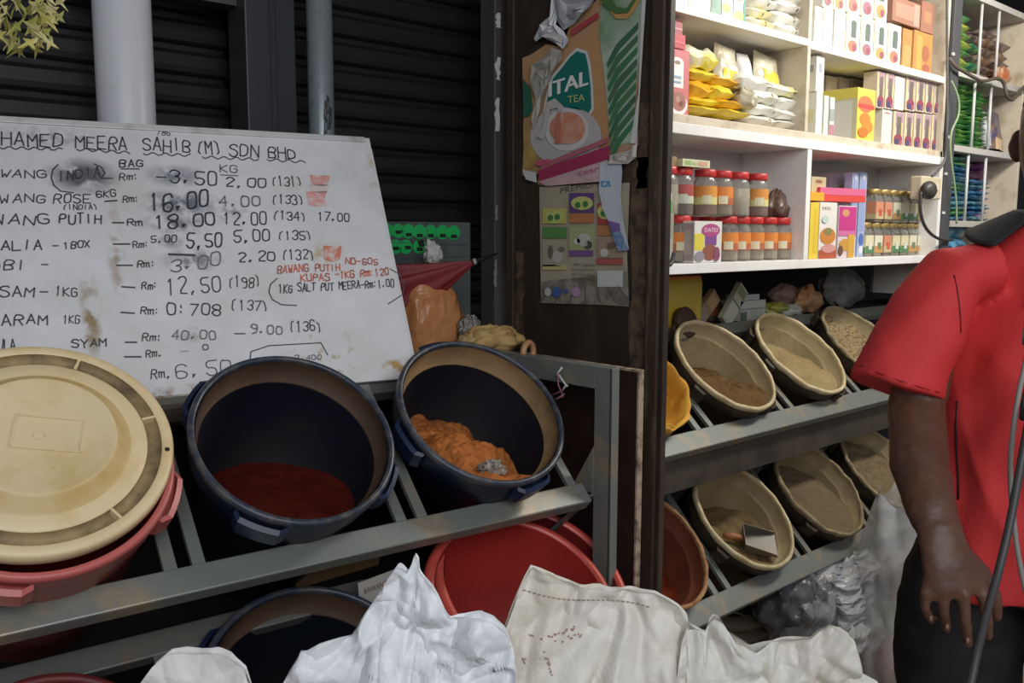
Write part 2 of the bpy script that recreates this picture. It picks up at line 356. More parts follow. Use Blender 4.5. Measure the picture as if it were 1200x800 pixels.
mb = MB(); mb.lathe([(.127, .011), (.123, .013), (.109, .0285), (.105, .0305)], 96, M('stained_shaded_lid', (.62, .46, .22), .45, 0, (.50, .30, .07), 9, .58, .12)); mb.build('lid_step', None, lid)  # yellow stain; darker tone also paints the shading crescent of the step
mb = MB(); w2, h2 = .046, .029
for a, b in (((-w2, -h2), (w2, -h2)), ((w2, -h2), (w2, h2)), ((w2, h2), (-w2, h2)), ((-w2, h2), (-w2, -h2))):
    mb.bar((a[0], a[1], .0285), (b[0], b[1], .0285), .003, .004, cream)
mb.build('moulded_rectangle', None, lid, mw=Matrix.Rotation(R(-16), 4, 'Z') @ Matrix.Translation((.012, .004, 0)))
for a in (8, 62, 118, 175, 235, 300):
    mb = MB(); g = R(a); mb.bar((.152*math.cos(g), .152*math.sin(g), .003), (.173*math.cos(g), .173*math.sin(g), .003), .004, .012, cream); mb.build('channel_rib', None, lid)
for a, r, q in ((-14, .1795, .004), (74, .179, .003)):
    mb = MB(); g = R(a); mb.lathe([(q, .0114), (0, .0116)], 12, flat((.02, .015, .01)) if a < 0 else cream, M4=Matrix.Translation((r*math.cos(g), r*math.sin(g), 0))); mb.build('lid_hole', None, lid)
mb = MB(); mb.tube([(.012*math.cos(a*.5), .012*math.sin(a*.5)-.055, .0285) for a in range(13)], .0008, 5, cream); mb.build('moulded_ring', None, lid); mb = MB(); mb.tube([(.008*math.cos(a*.5), .008*math.sin(a*.5), .0285) for a in range(13)], .0008, 5, cream); mb.build('moulded_ring', None, lid)

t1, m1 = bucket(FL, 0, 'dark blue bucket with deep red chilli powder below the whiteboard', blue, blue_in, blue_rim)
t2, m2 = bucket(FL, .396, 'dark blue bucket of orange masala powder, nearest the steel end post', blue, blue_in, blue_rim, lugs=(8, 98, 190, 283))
for tt, bm, nm in ((t1, dust_band2, 'a'), (t2, dust_band, 'b')):
    mb = MB(); mb.lathe([(.1680, -.004), (.1660, -.0445), (.1580, -.0460), (.1568, -.0495)], 72, bm); mb.build('dust_band', None, tt)
chilli = M('deep_red_chilli_powder', (.115, .013, .008), .9, 0, (.075, .008, .005), 30, .5, .2, .5, 120, spec=.1)
masala = M('orange_masala_powder', (.50, .175, .048), .9, 0, (.36, .11, .03), 22, .5, .2, .8, 90, spec=.1)
powder(m1, 'chilli_powder', 'deep red chilli powder in the blue bucket below the whiteboard', chilli, -.185, -.72, 0, .006, seed=3)
powder(m2, 'masala_powder', 'lumpy orange masala powder in the blue bucket by the end post', masala, -.128, -.60, 0, .022, 12, seed=8, heap=lambda x, y: -.75*max(0, x-.035+.02*math.sin(y*50)) + .03*math.exp(-((x+.01)**2+(y-.0)**2)/.004))
# crumpled clear scrap on the orange powder
def crumple(name, label, cat, c, sz, mat, seed=0, amp=.35, fq=3.0, nu=40, nv=24, ridge=True, flat_b=True, group=None, rot=0, parent=None, top=None):
    mb = MB()
    def fn(p):
        q = V((p.x/sz[0], p.y/sz[1], p.z/sz[2])); n = noise.fractal(q*fq*.6+V((seed, 0, 0)), .8, 2, 4)
        an = math.atan2(q.y, q.x); rg = math.sin(an*5+seed+3*noise.noise(q*1.4+V((seed, 0, 0))))*(.35+.5*abs(noise.noise(q*1.1+V((0, seed, 2)))))
        k = 1 + amp*(n*.55 + (rg*.45 if ridge else 0) - .1)
        p = p*k
        if top: p = top(p)
        if flat_b: p.z = max(p.z, -sz[2]*.72)
        return Matrix.Rotation(rot, 3, 'Z') @ p
    mb.blob((0, 0, 0), sz, mat, nu, nv, fn); o = mb.build(name, None, parent, loc=c)
    return tag(o, label, cat, group) if label else o
film = M('clear_crumpled_film', (.40, .38, .34), .2, 0, (.26, .23, .18), 30, alpha=.75, crease=.6, cscale=40)
p = m2 @ V((-.02, -.115, -.045)); crumple('plastic_scrap', 'small crumpled clear plastic scrap on the orange powder', 'scrap', p, (.028, .022, .02), film, 4, .6, 4)

# lower tier of the left rack
lb = slope_frame((.715, 1.292, .683), R(37), R(-5.63))
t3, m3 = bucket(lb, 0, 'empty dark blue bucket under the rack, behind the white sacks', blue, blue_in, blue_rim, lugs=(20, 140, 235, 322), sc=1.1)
mb = MB(); mb.lathe([(.1680, -.004), (.1660, -.0445), (.1580, -.0460), (.1568, -.0495)], 72, dust_band2); mb.build('dust_band', None, t3)
def tub(c, r, tilt, yaw, label, mo, mi, mr, depth=.34):
    t = thing('plastic_tub', label, 'tub', mw=slope_frame(c, R(tilt), R(yaw)))
    k = r/.18
    mb = MB(); mb.lathe([(.174*k, -.015), (.168*k, -.05), (.13*k, -depth), (0, -depth-.003)], 64, mo); mb.build('tub_body', None, t)
    mb = MB(); mb.lathe([(.163*k, 0), (.158*k, -.05), (.1565*k, -.055), (.122*k, -depth+.01), (0, -depth+.006)], 64, mi); mb.build('inner_wall', None, t)
    mb = MB(); mb.lathe([(.1630*k, -.004), (.166*k, .006), (.177*k, .004), (.182*k, -.006), (.182*k, -.022), (.175*k, -.024)], 72, mr); mb.build('rim', None, t)
    return t
red_rim = M('bright_red_rim', (.56, .075, .055), .3, 0, (.48, .09, .065), 9)
tub((1.13, 1.23, .745), .2, 35, -5.6, 'empty red plastic tub under the rack beside the end post', red_m, red_in, red_rim, depth=.30)
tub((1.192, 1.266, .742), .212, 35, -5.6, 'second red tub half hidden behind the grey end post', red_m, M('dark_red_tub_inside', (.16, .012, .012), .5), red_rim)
tub((.30, 1.33, .66), .17, 43, -5.6, 'red tub with shade in its colour under the left end of rack', M('shaded_red_plastic', (.12, .012, .012), .5), MATS['dark_red_tub_inside'], M('shaded_red_rim', (.14, .02, .018), .5))  # reds darkened: shade under the rack is put into the colour
tag(MB().box((-.09, -.002, -.03), (.09, .002, .03)).build('cardboard_flap', M('brown_cardboard', (.17, .10, .045), .8), None, mw=frame(onY(398, 662, 1.5), (1, -.1, .05), (.0, -.5, 1))), 'brown cardboard flap in the dark below the front rail', 'cardboard')
mb = MB(); mb.box((-.04, -.001, -.035), (.04, .001, .035), flat((.42, .40, .36)))
put_text(mb, 'BAWANG', V((-.03, -.0015, .008)), V((1,0,0)), V((0,0,1)), .05, .012, flat((.12, .03, .03)))
tag(mb.build('paper_card', None, None, mw=frame(onY(443, 694, 1.40), (1, -.1, .12), (.1, -.1, 1))), 'small pale paper card lying beside the lower blue bucket', 'card')

# right rack buckets: beige dusty
bb_out = M('grimy_brown_bucket', (.045, .033, .019), .6, 0, (.10, .075, .040), 14, .6, .12, .2, 50)
bb_in = M('beige_powdered_inside', (.40, .32, .17), .75, 0, (.25, .185, .09), 6, .56, .16, .25, 60)
bb_in2 = M('dull_beige_inside', (.30, .235, .125), .8, 0, (.20, .15, .08), 6, .56, .16, .25, 60)
bb_rim = M('pale_cream_rim', (.60, .50, .30), .6, 0, (.40, .30, .15), 20, .58, .12)
bb_rim2 = M('brown_dusted_rim', (.33, .265, .15), .7, 0, (.19, .14, .075), 20, .5, .12, .3, 60)
tur_out = M('ochre_stained_plastic', (.36, .19, .045), .6, 0, (.16, .09, .03), 14)
tur_in = M('turmeric_stained_inside', (.72, .36, .03), .7, 0, (.50, .19, .015), 7, .55, .15, .2, 40)
red_st_in = M('paprika_stained_inside', (.17, .038, .014), .75, 0, (.085, .018, .009), 6, .52, .18, .2, 40)
red_st_rim = M('paprika_dusted_rim', (.44, .25, .11), .75, 0, (.26, .10, .04), 22, .5, .14, .4, 60)
SP = .426
def dustm(n, a, b, sc=14): return M(n, a, .95, 0, b, sc, .5, .2, .7, 110, spec=.05)
u1, mu1 = bucket(FU, -SP, 'turmeric stained bucket at the left end of the upper rack row', tur_out, tur_in, M('yellow_cloth_liner', (.74, .40, .05), .75, 0, (.55, .27, .03), 10, bump=.3), lugs=(250,), rough_rim=.02)
u2, mu2 = bucket(FU, 0, 'beige bucket with coarse brown spice pile, below the yellow tin', bb_out, bb_in, bb_rim, lugs=(110, 200, 300), rough_rim=.004)
u3, mu3 = bucket(FU, SP, 'beige bucket filled flat with pale powder, middle of the upper row', bb_out, bb_in, bb_rim, lugs=(140, 185, 290), rough_rim=.006)
u4, mu4 = bucket(FU, 2*SP, 'brown speckled bucket of the upper row, nearest the red sleeve', bb_out, bb_in2, bb_rim2, lugs=(230, 120), rough_rim=.012)
l1, ml1 = bucket(FD, -SP, 'red stained paprika bucket at the left end of lower rack row', M('rust_bucket', (.18, .06, .03), .7), red_st_in, red_st_rim, lugs=(20,), rough_rim=.005)
l2, ml2 = bucket(FD, 0, 'beige bucket holding the metal scoop in the lower row', bb_out, bb_in, bb_rim, lugs=(205, 310), rough_rim=.004)
l3, ml3 = bucket(FD, SP, 'greyish brown bucket in the middle of the lower row', bb_out, bb_in2, bb_rim2, lugs=(125, 215), rough_rim=.009)
l4, ml4 = bucket(FD, 2*SP, 'brown bucket of the lower row partly behind the clear plastic bag', bb_out, bb_in2, bb_rim2, lugs=(130, 225), rough_rim=.010)
powder(mu1, 'turmeric_powder', 'bright orange turmeric in the leftmost upper row bucket', dustm('turmeric_powder_mat', (.60, .24, .02), (.30, .09, .012)), -.095, -.40, -.25, .02, 12, seed=1)
powder(mu2, 'ground_spice', 'dark brown spice heap in the bucket below the yellow tin', dustm('brown_spice', (.17, .098, .042), (.10, .055, .026)), -.070, -.62, -.25, .022, 12, seed=12)
powder(mu3, 'ground_spice', 'pale beige powder filling the middle bucket of the upper row', dustm('pale_beige_powder', (.36, .28, .145), (.25, .18, .09), 8), -.072, -.28, 0, .012, 6, seed=5)
powder(mu4, 'ground_spice', 'speckled coarse brown spice in the upper bucket nearest the red sleeve', M('speckled_spice', (.30, .22, .12), .95, 0, (.09, .055, .03), 90, .55, .06, .8, 120, spec=.05), -.030, -.10, 0, .012, 8, seed=6)
powder(ml1, 'paprika_powder', 'dark red paprika in the leftmost lower row bucket', dustm('paprika_mat', (.17, .028, .010), (.07, .013, .007), 9), -.13, -.35, -.1, .018, 9, seed=2)
powder(ml2, 'ground_spice', 'brown powder around the metal scoop in the lower row bucket', dustm('tan_spice', (.27, .19, .095), (.16, .11, .055)), -.115, -.55, .05, .018, 10, seed=9)
powder(ml3, 'ground_spice', 'smooth greyish brown powder in the middle bucket of lower row', dustm('grey_brown_powder', (.20, .15, .09), (.14, .10, .06), 6), -.065, -.28, 0, .010, 6, seed=13)
powder(ml4, 'ground_spice', 'dull brown powder in the lower bucket behind the plastic bag', dustm('dull_brown_powder', (.22, .165, .095), (.13, .09, .05), 30), -.045, -.2, 0, .012, 8, seed=14)
# turmeric liner folds
mb = MB()
def fl(u, v):
    a = 2*math.pi*u; r = .172 - .035*v + .016*math.sin(a*3+1)*v + .012*noise.noise(V((math.cos(a)*3, math.sin(a)*3, v*3))); z = .012 - .11*v + .02*noise.noise(V((math.cos(a)*4, math.sin(a)*4, 3+v*2)))
    return V((r*math.cos(a), r*math.sin(a), z))
mb.grid(fl, 72, 10, MATS['yellow_cloth_liner'], True, True); mb.build('liner', None, u1, solid=.002)
# scoop
tin = M('brushed_tin', (.22, .21, .19), .4, .6, (.20, .16, .11), 20, .6, .12)
sc_ = thing('metal_scoop', 'small square tin scoop with wooden handle lying in the beige bucket', 'scoop', mw=ml2 @ Matrix.Translation((.035, -.085, -.052)) @ Matrix.Rotation(R(-38), 4, 'Z') @ Matrix.Rotation(R(-28), 4, 'Y'))
mb = MB(); mb.add([(-.045,-.038,0),(.055,-.042,0),(.055,.042,0),(-.045,.038,0),(-.045,-.038,.045),(-.045,.038,.045),(.05,-.042,.012),(.05,.042,.012)], [(0,1,2,3),(0,3,5,4),(0,4,6,1),(3,2,7,5)]); mb.build('scoop_blade', tin, sc_, solid=.0015)
mb = MB(); mb.tube([(-.045, 0, .025), (-.06, 0, .027), (-.08, 0, .03), (-.105, 0, .032)], [.008, .009, .012, .009], 12); mb.build('scoop_handle', M('reddish_wood_handle', (.36, .14, .06), .5), sc_)
# ------------------------------------------------------------------ ledge, whiteboard and its writing
tag(MB().box((-1.1, 1.885, 0), (1.59, 1.897, 1.104)).build('shade_board', M('shade_black', (.016, .014, .012), .8)), 'added black board standing in for shade behind the left bucket rack', 'board')  # added board, coloured black to stand in for shade behind the slats
tag(MB().box((-1.1, 1.60, 1.105), (1.59, 2.02, 1.135)).build('wooden_plank', wood_d, bevel=.003), 'dark wooden plank ledge behind the rack under the whiteboard', 'plank')
BT, BYW = R(63.2), -.200
BR = V((1.114, 1.55, 1.141)); BH, BWD = .589, 1.22
bu = V((math.cos(BYW), math.sin(BYW), 0)); bw = V((-math.sin(BYW)*math.cos(BT), math.cos(BYW)*math.cos(BT), math.sin(BT))); bn = bu.cross(bw)
FB = frame(BR, bu, bn)   # board frame: x right, y up the board, z towards the viewer
wb = thing('whiteboard', 'large white handwritten price board leaning behind the blue buckets', 'board', mw=FB)
mt = M('grubby_whiteboard', (.68, .68, .70), .28, 0, (.55, .53, .51), 8, .56, .22, spec=.5)
nt = mt.node_tree; N = nt.nodes; L = nt.links; bs = N['Principled BSDF']; last = bs.inputs['Base Color'].links[0].from_socket
def stain(c, r, col, sc, thr, k=1):   # noisy stain with its own centre and extent on the board
    global last
    tc = N.new('ShaderNodeTexCoord'); mp = N.new('ShaderNodeMapping'); mp.vector_type = 'TEXTURE'; mp.inputs['Location'].default_value = (*c, 0); mp.inputs['Scale'].default_value = (*r, 1)
    L.new(tc.outputs['Object'], mp.inputs[0]); g = N.new('ShaderNodeTexGradient'); g.gradient_type = 'SPHERICAL'; L.new(mp.outputs[0], g.inputs[0])
    n = N.new('ShaderNodeTexNoise'); n.inputs['Scale'].default_value = sc; n.inputs['Detail'].default_value = 6; L.new(tc.outputs['Object'], n.inputs[0])
    mr = N.new('ShaderNodeMapRange'); mr.inputs[1].default_value = thr; mr.inputs[2].default_value = thr+.2; L.new(n.outputs[0], mr.inputs[0])
    mu = N.new('ShaderNodeMath'); mu.operation = 'MULTIPLY'; L.new(g.outputs[0], mu.inputs[0]); L.new(mr.outputs[0], mu.inputs[1])
    m2_ = N.new('ShaderNodeMath'); m2_.operation = 'MULTIPLY'; m2_.inputs[1].default_value = k; m2_.use_clamp = True; L.new(mu.outputs[0], m2_.inputs[0])
    mx = N.new('ShaderNodeMix'); mx.data_type = 'RGBA'; mx.inputs[7].default_value = (*col, 1); L.new(m2_.outputs[0], mx.inputs[0]); L.new(last, mx.inputs[6]); last = mx.outputs[2]; L.new(last, bs.inputs['Base Color'])
FBi = FB.inverted()
def bl(u, v):  # photo pixel -> board coordinates
    r = ray(u, v); k = (BR-C0).dot(bn)/r.dot(bn); q = FBi @ (C0+r*k); return V((q.x, q.y))
for (u, v, ru, rv, col, sc, th, k) in [(97, 206, .075, .045, (.13, .13, .14), 30, .30, 1.6), (205, 206, .07, .03, (.22, .23, .26), 40, .35, 1.3), (212, 238, .09, .035, (.16, .17, .20), 40, .36, 1.5), (210, 262, .08, .03, (.24, .24, .26), 40, .40, 1.3),
        (225, 305, .07, .03, (.26, .26, .26), 40, .40, 1.4), (200, 283, .03, .02, (.2, .2, .2), 50, .4, 1.2), (222, 392, .04, .02, (.34, .34, .33), 40, .4, 1.2), (60, 160, .12, .03, (.35, .35, .36), 60, .42, 1.2), (268, 247, .05, .03, (.30, .30, .31), 50, .45, 1.2),
        (106, 365, .02, .10, (.30, .22, .12), 22, .40, 2.2), (135, 290, .02, .13, (.36, .29, .22), 30, .45, 1.5), (470, 428, .05, .018, (.45, .28, .10), 40, .40, 2.5), (382, 420, .10, .10, (.44, .38, .26), 60, .56, 2), (440, 210, .02, .10, (.48, .40, .28), 40, .45, 1.5),
        (380, 300, .035, .035, (.50, .38, .25), 50, .42, 2), (230, 460, .3, .02, (.22, .17, .12), 40, .45, 2)]:
    q = bl(u, v); stain(q, (ru, rv), col, sc, th, k)
MB().box((-BWD, 0, -.012), (0, BH, 0)).build('panel', mt, wb, bevel=.001)
mb = MB(); alu = M('worn_white_aluminium', (.62, .61, .60), .4, .2, (.42, .38, .32), 16, .6, .1)
mb.box((-BWD, BH-.013, -.014), (-.013, BH, .004)); mb.build('top_frame', alu, wb, bevel=.001)
MB().box((-BWD, -.001, -.014), (-.22, .006, .002)).build('bottom_frame', M('rusty_frame', (.20, .14, .09), .6, 0, (.45, .42, .38), 30), wb)
MB().box((-.004, .0, -.014), (0, BH-.03, .0008)).build('right_frame', M('bare_white_edge', (.60, .60, .59), .5), wb)
F_ = {'A':'002640 1232','B':'0006364544330333413000','C':'4536160501103041','D':'00062645412000','E':'46060040 0333','G':'45361605011030414323','H':'0006 4046 0343','I':'2026','J':'4641301001','K':'0006 460340','L':'060040',
 'M':'0006234640','N':'00064046','O':'163645413010010516','P':'00063645443303','R':'00063645443303 2340','S':'45361605043342413010 01'.replace(' ',''),'T':'0646 2620','U':'060110304146','W':'0610233046','X':'0046 0640','Y':'062346 2320',
 'm':'0004 03142420 2334443940'.replace('39',''),'0':'163645413010010516','1':'152620','2':'05163645440040','3':'05163645443323334241301001','4':'360242 3630','5':'460603334241301001','6':'453616050110304142331302','7':'064610','8':'13330405163645443342413010010213',
 '9':'10304145361605043344','(':'46251120 2040'.split()[0],')':'06253120','.':'10112110','-':'0343',':':'1112 1415',',':'1100'}
def stroke(mb, pts, wd, mat, z=.0008):
    n = len(pts)
    for i in range(n-1):
        a, b = pts[i], pts[i+1]; d = (b-a)
        if d.length < 1e-6: continue
        e = d.normalized(); s_ = V((-e.y, e.x))*wd/2; e *= wd*.35
        mb.add([(*(a-e-s_), z), (*(b+e-s_), z), (*(b+e+s_), z), (*(a-e+s_), z)], [(0,1,2,3)], mat)
ink_k = flat((.055, .055, .06), .5); ink_g = flat((.20, .20, .21), .5); ink_r = flat((.55, .16, .10), .5); ink_f = flat((.36, .36, .36), .5)
def write(mb, txt, x0, y0, x1, y1, h, mat=ink_k, wd=1.9):
    a, b = bl(x0, y0), bl(x1, y1); up = bl((x0+x1)/2, (y0+y1)/2-h) - bl((x0+x1)/2, (y0+y1)/2); up = V((up.x*.55, up.y))
    px = (b-a).length/max(1, abs(x1-x0)); ad = (b-a)/len(txt)
    for i, ch in enumerate(txt):
        if ch == ' ': continue
        o = a + ad*i + up*rnd.uniform(-.09, .09); gw = ad*(.72 if ch not in '.:,1I()' else .6); g = F_[ch]; k = rnd.uniform(-.05, .24); hs = rnd.uniform(.9, 1.08)
        for st in g.split(' '):
            pts = []
            for j in range(0, len(st)-1, 2):
                X, Y = int(st[j])/4, int(st[j+1])/6
                pts.append(o + gw*(X + k*Y + rnd.uniform(-.055, .055)) + up*(Y*hs + rnd.uniform(-.04, .04)))
            if len(pts) > 5:   # round off loops
                q = []
                for u_, w_ in zip(pts, pts[1:]): q += [u_*.75+w_*.25, u_*.25+w_*.75]
                pts = [pts[0]] + q + [pts[-1]]
            stroke(mb, pts, wd*px*.86, mat)
def line(mb, pl, mat=ink_k, wd=1.6):
    pts = [bl(*p) for p in pl]; k = (bl(200, 200)-bl(100, 200)).length/100; stroke(mb, pts, wd*k, mat)
mb = MB()
write(mb, 'MO', -42, 168, -4, 170, 14); write(mb, 'HAMED', 2, 170, 77, 173, 16, wd=2.3); write(mb, 'MEERA', 89, 173, 152, 176, 14, wd=2.1); write(mb, 'SAHIB', 168, 176, 226, 179, 15, wd=2.0)
write(mb, '786', 184, 157.5, 201, 158.5, 6, wd=1.1); write(mb, '(M)', 231, 179, 262, 181, 15); write(mb, 'SDN', 269, 182, 306, 184, 13); write(mb, 'BHD', 315, 184, 349, 187, 12)
for x0, x1, y0, y1 in ((0, 73, 173, 175), (90, 152, 175, 179), (168, 223, 180, 182), (237, 303, 184, 187), (313, 358, 187, 190)):
    n = int((x1-x0)/3); line(mb, [(x0+(x1-x0)*i/n, y0+(y1-y0)*i/n + 1.6*math.sin(i*1.3)) for i in range(n+1)], wd=1.5)
write(mb, 'BA', -24, 208, -3, 208, 10); write(mb, 'WANG', 0, 208, 58, 209, 9); write(mb, 'INDIA', 68, 212, 120, 206, 11, wd=2.2); write(mb, 'INDIA', 70, 214, 118, 209, 12, ink_g, 1.5)
line(mb, [(68, 193), (62, 199), (60, 208), (63, 217), (71, 224), (86, 226)]); line(mb, [(110, 192), (119, 196), (123, 203), (119, 209), (132, 209)])
write(mb, 'BAG', 140, 195, 170, 196, 8); line(mb, [(142, 198), (163, 198)]); write(mb, 'Rm:', 140, 211, 166, 212, 8, wd=1.6); write(mb, '-3.50', 184, 214, 258, 217, 16, wd=2.2)
write(mb, 'KG', 258, 202, 281, 203, 9, wd=1.4); line(mb, [(258, 205), (279, 206)], wd=1.2); write(mb, '2.00', 264, 219, 315, 220, 11); write(mb, '(131)', 319, 218, 356, 218, 11, wd=1.6)
write(mb, 'BA', -26, 237, -3, 237, 9); write(mb, 'WANG', 0, 237, 57, 237, 9); write(mb, 'ROSE', 63, 238, 109, 238, 10); write(mb, '6KG', 113, 231, 138, 231, 8, wd=1.7); line(mb, [(123, 236), (137, 235)], wd=2); write(mb, 'Rm:', 144, 237, 166, 237, 8, wd=1.6)
write(mb, '16.00', 176, 248, 248, 243, 20, wd=2.8); write(mb, '(INDIA)', 74, 246, 116, 245, 6, wd=1.4); write(mb, '4.00', 257, 242, 308, 241, 12, ink_g, 2.2); write(mb, '(133)', 319, 239, 358, 239, 10, wd=1.6)
write(mb, 'BA', -34, 263, -10, 263, 9); write(mb, 'WANG', -8, 263, 62, 263, 11, wd=2.2); write(mb, 'PUTIH', 70, 262, 121, 262, 11, wd=2.2); line(mb, [(132, 261), (145, 261)], wd=2); write(mb, 'Rm', 149, 264, 169, 264, 8)
write(mb, '18.00', 182, 268, 256, 263, 15, wd=2.6); write(mb, '12.00', 262, 264, 315, 263, 14, wd=1.9); write(mb, '(134)', 320, 258, 361, 258, 10, wd=1.6); write(mb, '17.00', 373, 258, 411, 259, 10, wd=1.6)
write(mb, 'H', -12, 293, -2, 293, 12); write(mb, 'ALIA', 2, 293, 52, 292, 11, wd=2.2); line(mb, [(62, 288), (68, 288)]); write(mb, '1BOX', 75, 291, 107, 290, 8, wd=1.8); line(mb, [(133, 286), (152, 286)], wd=2); write(mb, 'Rm:', 156, 290, 177, 290, 7, wd=1.6)
write(mb, '5.00', 177, 285, 209, 283, 8, wd=1.6); write(mb, '5.50', 219, 292, 263, 290, 17, wd=2.3); write(mb, '5.00', 274, 284, 319, 282, 13); write(mb, '(135)', 326, 281, 368, 281, 10, wd=1.6); line(mb, [(198, 298), (228, 299)], wd=3)
write(mb, 'UBI', -12, 316, 35, 316, 11, wd=2.1); line(mb, [(49, 310), (56, 310)]); line(mb, [(137, 311), (155, 311)], wd=2); write(mb, 'Rm:', 161, 313, 185, 312, 8, wd=1.7); write(mb, '3.00', 200, 318, 262, 311, 15, ink_g, 2.2); write(mb, '2.20', 279, 306, 325, 306, 11); write(mb, '(132)', 331, 304, 371, 304, 11, wd=1.6)
write(mb, 'A', -14, 348, -2, 348, 12); write(mb, 'SAM', 0, 348, 43, 347, 12, wd=2.2); line(mb, [(47, 342), (56, 342)]); write(mb, '1KG', 65, 347, 93, 347, 11, wd=1.8); line(mb, [(143, 336), (158, 337)], wd=2); write(mb, 'Rm:', 166, 339, 188, 338, 8, wd=1.7)
write(mb, '12.50', 196, 346, 262, 341, 18, wd=1.9); write(mb, '(198)', 268, 337, 307, 336, 12, wd=1.6)
write(mb, 'G', -10, 382, -1, 382, 12); write(mb, 'ARAM', 2, 381, 59, 380, 12, wd=2.2); write(mb, '1KG', 74, 379, 95, 379, 9, wd=1.6); line(mb, [(142, 366), (157, 367)], wd=2); write(mb, 'Rm:', 165, 368, 190, 368, 8, wd=1.7); write(mb, '0:708', 196, 369, 262, 370, 13, wd=2); write(mb, '(137)', 271, 364, 317, 364, 12, wd=1.6)
write(mb, 'GULA', -10, 410, 20, 409, 12); write(mb, 'SYAM', 84, 407, 127, 406, 9, wd=2); line(mb, [(147, 401), (160, 401)], wd=2); write(mb, 'Rm:', 167, 400, 193, 400, 9, wd=1.7); write(mb, '40.00', 201, 398, 256, 397, 10, ink_g); line(mb, [(275, 391), (287, 391)]); write(mb, '9.00', 294, 391, 333, 391, 10, ink_g); write(mb, '(136)', 340, 388, 379, 388, 12, wd=1.6)
line(mb, [(146, 418), (165, 418)], wd=2); write(mb, 'Rm.', 171, 418, 193, 417, 8, wd=1.6); write(mb, '-', 212, 415, 224, 415, 8, ink_f); write(mb, '0', 238, 410, 246, 410, 6, ink_g); write(mb, 'Rm.', 177, 443, 204, 442, 10, wd=1.7); write(mb, '6.50', 206, 442, 276, 438, 17, wd=1.5)
write(mb, '(', 316, 350, 328, 350, 1, wd=.1)
line(mb, [(325, 326), (317, 333), (315, 342), (319, 351), (330, 357), (347, 358)], wd=1.5); line(mb, [(457, 315), (467, 321), (474, 333), (472, 345), (455, 356)], wd=1.5)
write(mb, '1KG SALT PUT MEERA-Rm:1.00', 327, 343, 463, 336, 9, wd=1.45)
line(mb, [(293, 421), (294, 412), (315, 405), (376, 401.6), (384, 416)], wd=1.4); write(mb, '2.400', 346, 421, 378, 421, 5, ink_g, 1.3)
mb.build('marker_writing', None, wb)
mb = MB(); write(mb, 'N0-605', 405, 310, 444, 310, 7, ink_r, 1.6); write(mb, 'BAWANG PUTIH', 325, 320, 400, 317, 8, ink_r, 1.7); write(mb, 'KUPAS', 353, 330, 388, 328, 8, ink_r, 1.7); write(mb, '-1KG Rm:120', 393, 327, 457, 322, 8, ink_r, 1.7)
o = mb.build('red_writing', None, wb); o['label'] = 'red marker lines'
for (u0, u1, v0, v1, c) in [(364, 387, 205, 218, (.62, .24, .20)), (360, 383, 225, 241, (.66, .27, .25)), (379, 400, 288, 304, (.60, .18, .12)), (362, 386, 216, 226, (.58, .50, .45))]:
    q = [bl(u0+rnd.uniform(-2, 2), v0), bl(u1, v0+rnd.uniform(-1, 2)), bl(u1+rnd.uniform(-3, 1), (v0+v1)/2), bl(u1-rnd.uniform(0, 4), v1), bl((u0+u1)/2, v1+rnd.uniform(0, 3)), bl(u0+rnd.uniform(0, 3), v1-1)]
    mb = MB(); mb.add([(p.x, p.y, .0010) for p in q], [tuple(range(6))[::-1]], M('torn_red_sticker_%d' % u0, c, .5, 0, (.62, .52, .48), 60, .52, .1)); mb.build('torn_sticker', None, wb, solid=.0006)

# ------------------------------------------------------------------ posters on the partition (flat paper, torn outlines)
XS = XP - .003
def pp(u, v, k=0): p = onX(u, v, XS-k*.0016); return p
def sheet(mb, pts, m, k=0): mb.add([pp(u, v, k) for u, v in pts], [tuple(range(len(pts)))], m)
def ell(cx, cy, rx, ry, n=20, a0=0, a1=360, sk=0): return [(cx+rx*math.cos(R(a0+(a1-a0)*i/n)), cy+ry*math.sin(R(a0+(a1-a0)*i/n))+sk*rx*math.cos(R(a0+(a1-a0)*i/n))) for i in range(n + (0 if a1-a0 == 360 else 1))]
def ptext(mb, t, x0, y0, x1, y1, h, m, k):
    vs, fs, w = text2d(t)
    mb.add([pp(x0+(x1-x0)*x/w, y0+(y1-y0)*x/w - y*h, k) for x, y in vs], fs, m)
ps = thing('torn_tea_poster', 'torn orange and green tea poster on the dark partition', 'poster', loc=pp(680, 110))
def child(mb, nm, par, m=None, **k):
    o = mb.build(nm, m, None, **k); bpy.context.view_layer.update(); o.parent = par; o.matrix_parent_inverse = par.matrix_world.inverted(); return o
def pc(c, nm=None, c2=None, sc=8): return M(nm, c, .45, 0, c2, sc) if c2 else flat(c, .4)
mb = MB()
sheet(mb, [(612, 68), (622, 64), (640, 52), (660, 55), (668, 28), (692, 6), (704, -4), (760, -6), (757, 0), (752, 60), (746, 120), (748, 168), (742, 184), (716, 186), (712, 212), (640, 218), (630, 216), (631, 204), (612, 206), (614, 160), (613, 110)], M('faded_poster_paper', (.50, .27, .125), .4, 0, (.36, .30, .23), 7, .62, .15))
sheet(mb, [(704, 2), (716, -4), (755, -4), (750, 60), (744, 118), (742, 166), (716, 172), (713, 140), (708, 90), (702, 40)], M('plantation_green', (.20, .30, .17), .4, 0, (.42, .50, .40), 9, .5, .15, stretch=(1, 1, 1)), 1)
for i in range(9):
    y = 40+i*14; sheet(mb, [(711+i*.4, y+34), (722, y+12), (748-i*.5, y-14), (748-i*.5, y-6), (726, y+18), (713+i*.3, y+40)], flat((.055+.02*(i%2), .15+.02*(i % 3), .085), .4), 2)
sheet(mb, [(738, 168), (746, 168), (757, -2), (752, -2), (748, 110)], flat((.62, .61, .58)), 2)
